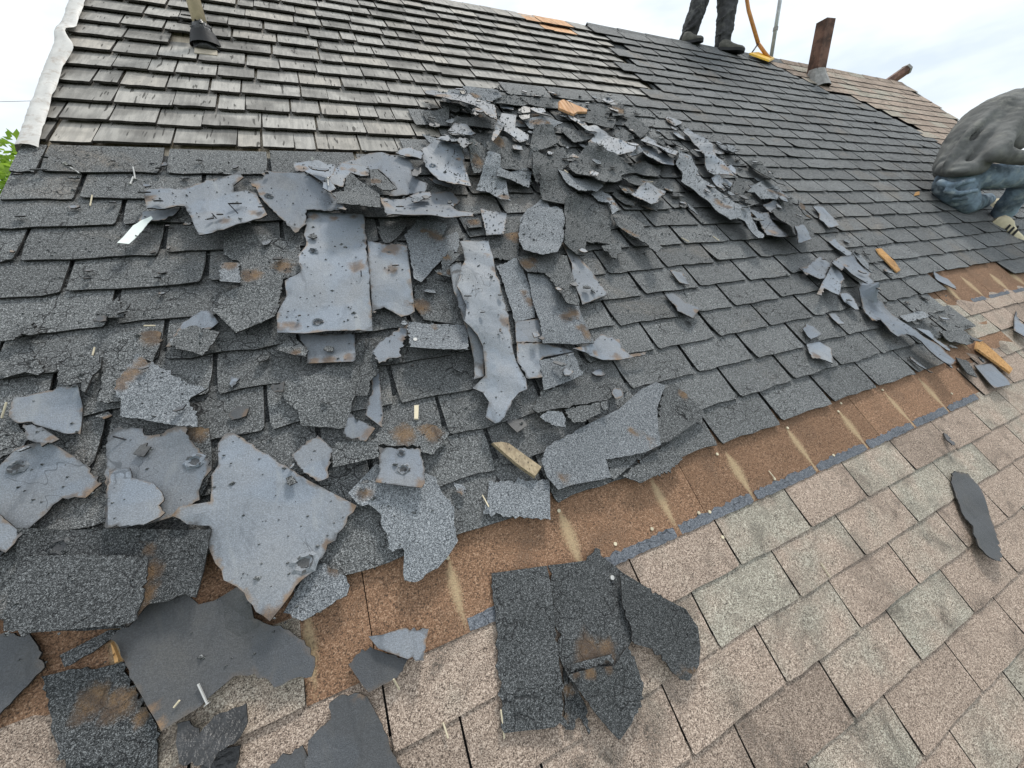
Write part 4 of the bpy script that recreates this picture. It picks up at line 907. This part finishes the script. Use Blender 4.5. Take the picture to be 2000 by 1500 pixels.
# tarry rubbish beside it
r = random.Random(12)
for q in range(3):
    cu, cv = (-0.4668,2.5593); cu += r.uniform(-.03, .02); cv += r.uniform(-.02, .02)
    poly = [(cu + .03 * math.cos(a) * r.uniform(.5, 1.2), cv + .02 * math.sin(a) * r.uniform(.5, 1.2)) for a in (0, 1.1, 2.2, 3.3, 4.4, 5.5)]
    res = torn('shingle_scrap', 'd', poly, 14, [], 700 + q)
    tag(link('shingle_scrap', res[0], None, ROOF @ res[1]), 'black tarry scrap crumpled against the tan vent pipe boot', 'shingle scrap', 'tar scraps at the vent pipe')
b1 = world(*(4.8850,3.1728), 0); dp = empty('vent_duct', b1); tag(dp, 'rusty square duct rising through tan shingles near the ridge', 'duct')
sq = [(-.062, -.045), (.05, -.062), (.062, .045), (-.05, .062)]
V = [(x, y, -.05) for x, y in sq] + [(x * .97, y * .97, .50) for x, y in sq] + [(x * .86, y * .86, .50) for x, y in sq] + [(x * .86, y * .86, .2) for x, y in sq]
F = [(i, (i + 1) % 4, 4 + (i + 1) % 4, 4 + i) for i in range(4)] + [(4 + i, 4 + (i + 1) % 4, 8 + (i + 1) % 4, 8 + i) for i in range(4)] + [(8 + i, 8 + (i + 1) % 4, 12 + (i + 1) % 4, 12 + i) for i in range(4)] + [(12, 13, 14, 15)]
link('duct', mesh('duct', V, F, 'rust_pipe'), dp)
vs2, fs2 = tube([(0, -.03, -.09), (0, 0, .03), (0, 0, .10)], [.13, .095, .072], 12, False)
link('flashing_collar', mesh('flashing_collar', lumpy(vs2, .004, 8), fs2, 'lead'), dp)
A = Vector((6.9696,2.7213,2.3963)); B = Vector((7.2309,2.6468,2.5564)); ld = empty('leaning_duct', A); tag(ld, 'short dark duct end leaning over the far end of the ridge', 'duct')
vs2, fs2 = tube([(0, 0, 0), B - A], .058, 6); link('duct', mesh('duct', vs2, fs2, 'rust_pipe'), ld)
vs2, fs2 = tube([(B - A) * .93, (B - A) * 1.03], .064, 6); link('band', mesh('band', vs2, fs2, 'lead'), ld)
A = Vector((4.5524,2.6350,2.4144)); B = Vector((4.9216,2.8635,3.3288))
mast = empty('antenna_mast', A); tag(mast, 'thin grey metal mast standing behind the ridge', 'mast')
link('mast_tube', mesh('mast_tube', *tube([(0, 0, -.4), (0, 0, 1.6)], .018, 12), 'steel', True), mast)
link('clamp', mesh('clamp', *tube([(0, 0, .22), (0, 0, .25)], .023, 12), 'lead'), mast)

# ---------------------------------------------------------------- workers
def blob(name, chains, mat, parent, vox=.016, smooth=5, wrinkle=0., wsize=.08, flat=None):
    """limbs as tapered capsules fused into one continuous skin"""
    bm = bmesh.new()
    for ch in chains:
        for i, (p, rad) in enumerate(ch):
            bmesh.ops.create_icosphere(bm, subdivisions=2, radius=rad, matrix=Matrix.Translation(p))
            if i + 1 < len(ch):
                q, r2 = ch[i + 1]; d = Vector(q) - Vector(p)
                if d.length < 1e-4: continue
                mt = Matrix.Translation((Vector(p) + Vector(q)) / 2) @ d.to_track_quat('Z', 'Y').to_matrix().to_4x4()
                bmesh.ops.create_cone(bm, cap_ends=True, segments=16, radius1=rad, radius2=r2, depth=d.length, matrix=mt)
    m = bpy.data.meshes.new(name); bm.to_mesh(m); bm.free(); m.materials.append(MAT[mat])
    o = link(name, m, parent)
    md = o.modifiers.new('fuse', 'REMESH'); md.mode = 'VOXEL'; md.voxel_size = vox; md.use_smooth_shade = True
    sm_ = o.modifiers.new('relax', 'SMOOTH'); sm_.factor = .5; sm_.iterations = smooth
    if wrinkle:
        for sz_, k_ in ((wsize, 1.), (wsize * .4, .45)):
            tx = bpy.data.textures.new(name, 'CLOUDS'); tx.noise_scale = sz_; tx.noise_depth = 2
            dm = o.modifiers.new('folds', 'DISPLACE'); dm.texture = tx; dm.strength = wrinkle * k_; dm.mid_level = .5; dm.texture_coords = 'LOCAL'
    return o
def shoe(name, heel, toe, up, wd, ht, mat, parent, stripes=False):
    heel, toe = Vector(heel), Vector(toe); f = (toe - heel); ln = f.length; f.normalize(); s_ = f.cross(up).normalized(); up = s_.cross(f).normalized()
    V, F = [], []; secs = [(-.02, .55, .62), (.05, .8, .95), (.18, .86, 1.0), (.35, .82, .92), (.5, .9, .68), (.7, 1.0, .5), (.88, .9, .42), (.98, .6, .30), (1.02, .3, .18)]
    ring = [(-1, 0), (-1.02, .22), (-.9, .55), (-.6, .85), (0, 1), (.6, .85), (.9, .55), (1.02, .22), (1, 0)]
    for t, a, b in secs:
        for x, z in ring: V.append(heel + f * (ln * t) + s_ * (x * wd / 2 * a) + up * (z * ht * b))
    n = len(ring)
    for i in range(len(secs) - 1):
        for k in range(n - 1): F.append((i * n + k, i * n + k + 1, (i + 1) * n + k + 1, (i + 1) * n + k))
        F.append((i * n + n - 1, i * n, (i + 1) * n, (i + 1) * n + n - 1))
    F += [tuple(range(n)), tuple(range((len(secs) - 1) * n, len(secs) * n))[::-1]]
    o = link(name, mesh(name, V, F, mat, True), parent)
    V, F = [], []
    for t, a, b in secs:
        for x, z in ((-1.06, -.2), (1.06, -.2), (1.06, .12), (-1.06, .12)): V.append(heel + f * (ln * (t * 1.02 - .01)) + s_ * (x * wd / 2 * a) + up * (z * ht * .8))
    for i in range(len(secs) - 1):
        for k in range(4): F.append((i * 4 + k, i * 4 + (k + 1) % 4, i * 4 + 4 + (k + 1) % 4, i * 4 + 4 + k))
    F += [(3, 2, 1, 0), tuple(range(len(V) - 4, len(V)))]
    link('sole', mesh('sole', V, F, 'shoe_cream' if stripes else 'black'), o)
    if stripes:
        for t in (.40, .52, .64):
            for sd in (-1, 1):
                P = [heel + f * (ln * (t + dx)) + s_ * (sd * wd / 2 * w_) + up * (z * ht) for dx, w_, z in ((-.03, .93, .16), (.03, .95, .16), (-.02, .70, .62), (-.08, .68, .66))]
                P2 = [p + s_ * sd * .006 + up * .004 for p in P]
                link('stripe', mesh('stripe', P + P2, [(0, 1, 2, 3), (7, 6, 5, 4), (0, 4, 5, 1), (1, 5, 6, 2), (2, 6, 7, 3), (3, 7, 4, 0)], 'black'), o)
    return o
def hand(base, dirv, side, mat_parent, vox=.006):
    base, d, s_ = Vector(base), Vector(dirv).normalized(), Vector(side).normalized(); dn = d.cross(s_)
    ch = [[(base, .028), (base + d * .05, .033), (base + d * .085, .03)]]
    for k, (off, ln) in enumerate(((-.03, .062), (-.01, .074), (.011, .07), (.03, .055))):
        a = base + d * .085 + s_ * off; b = a + d * ln * .5 + dn * .008; c = b + d * ln * .35 + dn * .028
        ch.append([(a, .0095), (b, .009), (c, .0078)])
    t0 = base + d * .03 - s_ * .03; ch.append([(t0, .011), (t0 - s_ * .03 + d * .03, .0105), (t0 - s_ * .035 + d * .06 + dn * .012, .009)])
    return ch
Vv = Vector
# kneeling worker bent forward over one knee
p2 = empty('person', (4.5911,0.8259,0.7622)); tag(p2, 'person in grey hoodie and blue jeans kneeling on the slope at the photo edge', 'person')
p2i = p2.matrix_basis.inverted()
def loc(ch): return [(p2i @ Vv(p), r_) for p, r_ in ch]
pel = Vv((4.4184,0.8786,0.9997)); hipL = Vv((4.3485,0.8657,0.9556)); kneeL = Vv((4.4584,0.7749,0.7882)); ankL = Vv((5.0694,0.8754,0.8203))
hipR = Vv((4.4340,0.7942,0.9785)); kneeR = Vv((4.7247,0.5979,0.9570)); ankR = Vv((4.8671,0.6966,0.7205))
ch1 = Vv((4.5363,0.8945,1.2095)); ch2 = Vv((4.7081,0.8912,1.3421)); ch3 = Vv((4.8635,0.8677,1.4097)); nk = Vv((5.0372,0.8349,1.4729)); hd = Vv((5.1505,0.7231,1.3978))
shL = Vv((4.6633,0.7681,1.3638)); elL = Vv((4.2816,0.6759,1.1018)); haL = Vv((4.4958,0.5662,1.0469)); shR = Vv((5.2922,0.9404,1.5590)); elR = Vv((5.5468,0.8255,1.3076)); haR = Vv((5.5143,0.6629,1.0226))
blob('body', [loc([(pel, .08), (ch1, .09), (ch2, .10), (ch3, .08), (nk, .055), (hd, .085)]), loc([(ch3, .06), (shL, .05), (elL, .034), (haL, .026)]), loc([(ch3, .06), (shR, .05), (elR, .034), (haR, .026)]), loc([(pel, .07), (kneeL, .045), (ankL, .035)]), loc([(pel, .07), (kneeR, .045), (ankR, .035)]), loc([(hd, .09), (hd + Vv((.05, 0, -.07)), .07)])] + [[(p2i @ Vv(p), r_) for p, r_ in c] for c in hand(haL, haL - elL, (0, 1, 0), None) + hand(haR, haR - elR, (0, 1, 0), None)], 'skin', p2, .007, 3)
blob('hair', [loc([(hd + Vv((-.02, 0, .03)), .088), (hd + Vv((.0, 0, .04)), .085)])], 'hair', p2, .012, 3, .012, .02)
blob('hoodie', [loc([(Vv((4.3961,0.8971,1.0783)), .122), (Vv((4.4608,0.8981,1.1443)), .14), (ch1, .172), (ch2, .188), (ch3, .17), (nk, .11)]),
     loc([(Vv((4.2874,0.9085,1.0550)), .055), (Vv((4.2038,0.8165,1.0301)), .05), (Vv((4.2248,0.7588,1.0229)), .048), (Vv((4.3353,0.7417,1.0342)), .05)]),
     loc([(Vv((4.3231,0.7838,1.0681)), .06), (Vv((4.3906,0.7868,1.1414)), .08), (ch2, .13)]),
     loc([(Vv((4.5883,0.7773,1.3684)), .03), (Vv((4.3623,0.7950,1.2313)), .03), (Vv((4.2190,0.8227,1.0738)), .026)]),
     loc([(Vv((4.5529,0.7391,1.2971)), .026), (Vv((4.3464,0.7390,1.1642)), .026), (Vv((4.2279,0.7438,1.0457)), .022)]),
     loc([(Vv((4.5724,0.8442,1.4304)), .03), (Vv((4.3215,0.8601,1.2648)), .028), (Vv((4.2140,0.8752,1.0841)), .026)]),
     loc([(Vv((4.3245,0.7093,1.0151)), .018), (Vv((4.1791,0.7478,1.0075)), .018), (Vv((4.1484,0.8097,1.0151)), .02), (Vv((4.2403,0.9008,1.0462)), .02)]),
     loc([(shL, .085), ((shL + elL) / 2, .068), (elL, .056)]), loc([(Vv((4.6899,0.7068,1.2417)), .10), (Vv((4.6084,0.6930,1.1845)), .07)]), loc([(elL, .052), (elL + (haL - elL) * .85, .042)]), loc([(shR, .10), (elR, .072), (elR + (haR - elR) * .85, .045)]), loc([(nk, .11), (hd + Vv((-.05, 0, .0)), .095)])], 'hoodie', p2, .009, 13, .016, .09)
blob('jeans', [loc([(pel, .105), (hipL, .108), ((hipL + kneeL) / 2, .098), (kneeL, .068)]), loc([(Vv((4.1423,0.8623,0.9547)), .02), (Vv((4.1458,0.7901,0.9233)), .02), (Vv((4.2654,0.7342,0.9476)), .02)]), loc([(Vv((4.1366,0.8102,0.8930)), .018), (Vv((4.1672,0.7513,0.8646)), .018), (Vv((4.3171,0.7196,0.8792)), .016)]), loc([(Vv((4.2048,0.7814,0.8345)), .014), (Vv((4.2699,0.7288,0.8270)), .014)]), loc([(kneeL, .066), ((kneeL + ankL) / 2, .06), (ankL, .055)]), loc([(pel, .10), (hipR, .088), ((hipR + kneeR) / 2, .082), (kneeR, .074)]), loc([(kneeR, .074), ((kneeR + ankR) / 2, .068), (ankR, .07)])], 'denim', p2, .009, 6, .014, .05)
nrm = ROOF.to_3x3() @ Vv((0, 0, 1))
he, to = Vv((4.7522,0.7112,0.6433)), Vv((4.8443,0.5434,0.4956))
shoe('shoe', p2i @ he, p2i @ to, nrm, .115, .085, 'shoe_cream', p2, True)
an2 = ankL; shoe('shoe', p2i @ (an2 + Vv((.02, 0, -.02))), p2i @ (an2 + Vv((-.05, -.12, -.15))), Vv((.6, -.2, .6)), .09, .08, 'shoe_cream', p2, True)
# worker standing on the ridge, cut off by the photo top
p1 = empty('person', (3.6625,2.6916,2.4604)); tag(p1, 'person in dark jeans and work shoes standing on the ridge', 'person')
p1i = p1.matrix_basis.inverted()
def loc1(ch): return [(p1i @ Vv(p), r_) for p, r_ in ch]
aL, kL, hL = Vv((3.4829,2.7491,2.5349)), Vv((3.6486,2.7904,2.8810)), Vv((3.8676,2.9305,3.3506)); aR, kR, hR = Vv((3.8558,2.6673,2.4797)), Vv((3.9401,2.7374,2.8434)), Vv((4.1127,2.9201,3.3425))
pc = (hL + hR) / 2 + Vv((0, 0, .06)); chst = pc + Vv((.05, -.02, .42)); nk1 = chst + Vv((.02, 0, .16)); hd1 = nk1 + Vv((.03, 0, .15))
sL1, sR1 = chst + Vv((-.19, .06, .06)), chst + Vv((.19, -.05, .06)); eL1, eR1 = sL1 + Vv((-.06, 0, -.28)), sR1 + Vv((.12, -.04, -.26)); wL1, wR1 = eL1 + Vv((.06, -.1, -.22)), eR1 + Vv((.16, .02, -.16))
blob('body', [loc1([(pc, .08), (hL, .06), (kL, .045), (aL, .035)]), loc1([(pc, .08), (hR, .06), (kR, .045), (aR, .035)]), loc1([(sL1, .05), (eL1, .04)]), loc1([(sR1, .05), (eR1, .04)]), loc1([(sL1, .05), (chst, .08), (sR1, .05)]), loc1([(pc, .08), (chst, .09), (nk1 - Vv((0, 0, .05)), .055), (nk1, .055), (hd1, .085)]), loc1([(hd1, .095), (hd1 + Vv((.03, -.02, .03)), .09)]), loc1([(eL1, .045), (wL1, .032)]), loc1([(eR1, .045), (wR1, .032)])] + [[(p1i @ Vv(p), r_) for p, r_ in c] for c in hand(wL1, wL1 - eL1, (0, 1, 0), None) + hand(wR1, wR1 - eR1, (0, 1, 0), None)], 'skin', p1, .008, 3)
blob('hair', [loc1([(hd1 + Vv((-.02, .02, .05)), .088)])], 'hair', p1, .012, 3)
blob('shirt', [loc1([(pc, .155), (pc + Vv((.02, 0, .2)), .16), (chst, .175), (nk1 - Vv((0, 0, .05)), .08)]), loc1([(sL1, .085), (eL1, .06)]), loc1([(sR1, .085), (eR1, .06)]), loc1([(sL1, .085), (chst, .12), (sR1, .085)])], 'shirt', p1, .016, 5, .02)
blob('jeans', [loc1([(pc, .145), (hL, .12), ((hL + kL) / 2, .10), (kL, .085), ((kL + aL) / 2, .078), (aL, .074), (aL + Vv((-.02, 0, -.03)), .07)]), loc1([(Vv((3.3920,2.7020,2.5275)), .012), (Vv((3.4640,2.6656,2.5660)), .012), (Vv((3.5362,2.6828,2.6505)), .01)]), loc1([(Vv((3.4262,2.7075,2.6024)), .012), (Vv((3.5180,2.6851,2.6940)), .012)]), loc1([(Vv((3.7477,2.6543,2.5099)), .012), (Vv((3.8501,2.6094,2.5575)), .012)]), loc1([(Vv((3.7741,2.6737,2.6383)), .012), (Vv((3.8884,2.6308,2.7027)), .012)]), loc1([(pc, .145), (hR, .12), ((hR + kR) / 2, .11), (kR, .095), ((kR + aR) / 2, .08), (aR, .072), (aR + Vv((-.01, 0, -.04)), .07)])], 'blackjean', p1, .010, 4, .028, .06)
shoe('shoe', p1i @ Vv((3.3701,2.7172,2.4310)), p1i @ Vv((3.4922,2.5822,2.4202)), Vv((-.1, -.1, 1)), .105, .085, 'shoe_dark', p1)
shoe('shoe', p1i @ Vv((3.7718,2.6441,2.3970)), p1i @ Vv((3.9409,2.4859,2.3482)), Vv((0, 0, 1)), .105, .085, 'shoe_dark', p1)
# tear-off shovel leaning beside the worker
s0 = Vv((4.2929,2.6107,2.4922)); tl = empty('roof_shovel', (4.2932,2.5825,2.3685)); tag(tl, 'yellow and orange tear-off shovel standing on the ridge beside the worker', 'shovel')
ti = tl.matrix_basis.inverted()
link('handle', mesh('handle', *tube([ti @ Vv((4.2644,2.8919,3.1997)), ti @ Vv((4.2565,2.7459,2.8112)), ti @ s0], .017, 12), 'orangetube', True), tl)
link('fork_arm', mesh('fork_arm', *tube([ti @ s0, ti @ Vv((4.3568,2.5756,2.4143)), ti @ Vv((4.4194,2.5469,2.3505))], .016, 10), 'orangetube', True), tl)
link('strut', mesh('strut', *tube([ti @ s0, ti @ Vv((4.1238,2.5541,2.3573))], .007, 8), 'nail_dark', True), tl)
P = [ti @ Vv(p) for p in ((4.0699,2.5244,2.3444), (4.3139,2.6156,2.4129), (4.5302,2.5812,2.3744), (4.2623,2.4403,2.2741))]
link('blade', mesh('blade', P + [p + Vv((0, 0, .016)) for p in P], [(3, 2, 1, 0), (4, 5, 6, 7), (0, 1, 5, 4), (1, 2, 6, 5), (2, 3, 7, 6), (3, 0, 4, 7)], 'yellow'), tl)

# ---------------------------------------------------------------- trees past the rake, overhead wire
def tree(x, y, ht, cr, n, seed, lab):
    r = random.Random(seed); t = empty('leafy_tree', (x, y, GZ)); tag(t, lab, 'tree', 'trees beyond the rake')
    V, F = tube([(0, 0, 0), (.05, .02, ht * .25), (-.03, .05, ht * .5), (.02, 0, ht * .85)], [.17, .14, .10, .03], 9)
    for k in range(7):
        a = r.uniform(0, 6.28); z0 = ht * r.uniform(.3, .65); l = cr * r.uniform(.6, .95)
        v2, f2 = tube([(0, 0, z0), (l * .5 * math.cos(a), l * .5 * math.sin(a), z0 + l * .35), (l * math.cos(a), l * math.sin(a), z0 + l * .6)], [.06, .04, .012], 6)
        b = len(V); V += v2; F += [tuple(b + i for i in f) for f in f2]
    link('trunk', mesh('trunk', V, F, 'bark', True), t)
    cl = [(Vv((r.gauss(0, cr * .45), r.gauss(0, cr * .45), ht * .66 + r.gauss(0, ht * .13))), r.uniform(.3, .6) * cr * .6) for _ in range(34)]
    V, F = [], []
    for k in range(n):
        c, rr = r.choice(cl); d = Vv((r.gauss(0, 1), r.gauss(0, 1), r.gauss(0, 1))).normalized(); p = c + d * rr * r.uniform(.55, 1.05)
        s_ = r.uniform(.035, .075); ax = Vv((r.gauss(0, 1), r.gauss(0, 1), r.gauss(0, .6))).normalized(); bx = ax.cross(Vv((r.gauss(0, 1), r.gauss(0, 1), 1))).normalized()
        b = len(V); V += [p - ax * s_, p + bx * s_ * .5, p + ax * s_, p - bx * s_ * .5]; F.append((b, b + 1, b + 2, b + 3))
    link('crown', mesh('crown', V, F, 'leaf'), t)
tree(-4.3, 7.0, 7.0, 2.1, 42000, 1, 'bright green leafy tree showing just past the white rake')
tree(-7.6, 6.6, 7.2, 2.2, 12000, 2, 'second leafy tree farther out beyond the rake')
a, b = Vv((-37.9058,50.3027,14.0053)), Vv((-6.4743,36.9052,12.4599))
pts = [a.lerp(b, i / 16) - Vv((0, 0, .35 * math.sin(math.pi * i / 16))) - (a + b) / 2 for i in range(17)]
tag(link('utility_wire', mesh('utility_wire', *tube(pts, .013, 6), 'nail_dark'), None, Matrix.Translation((a + b) / 2)), 'thin dark overhead wire crossing the sky by the rake', 'wire')
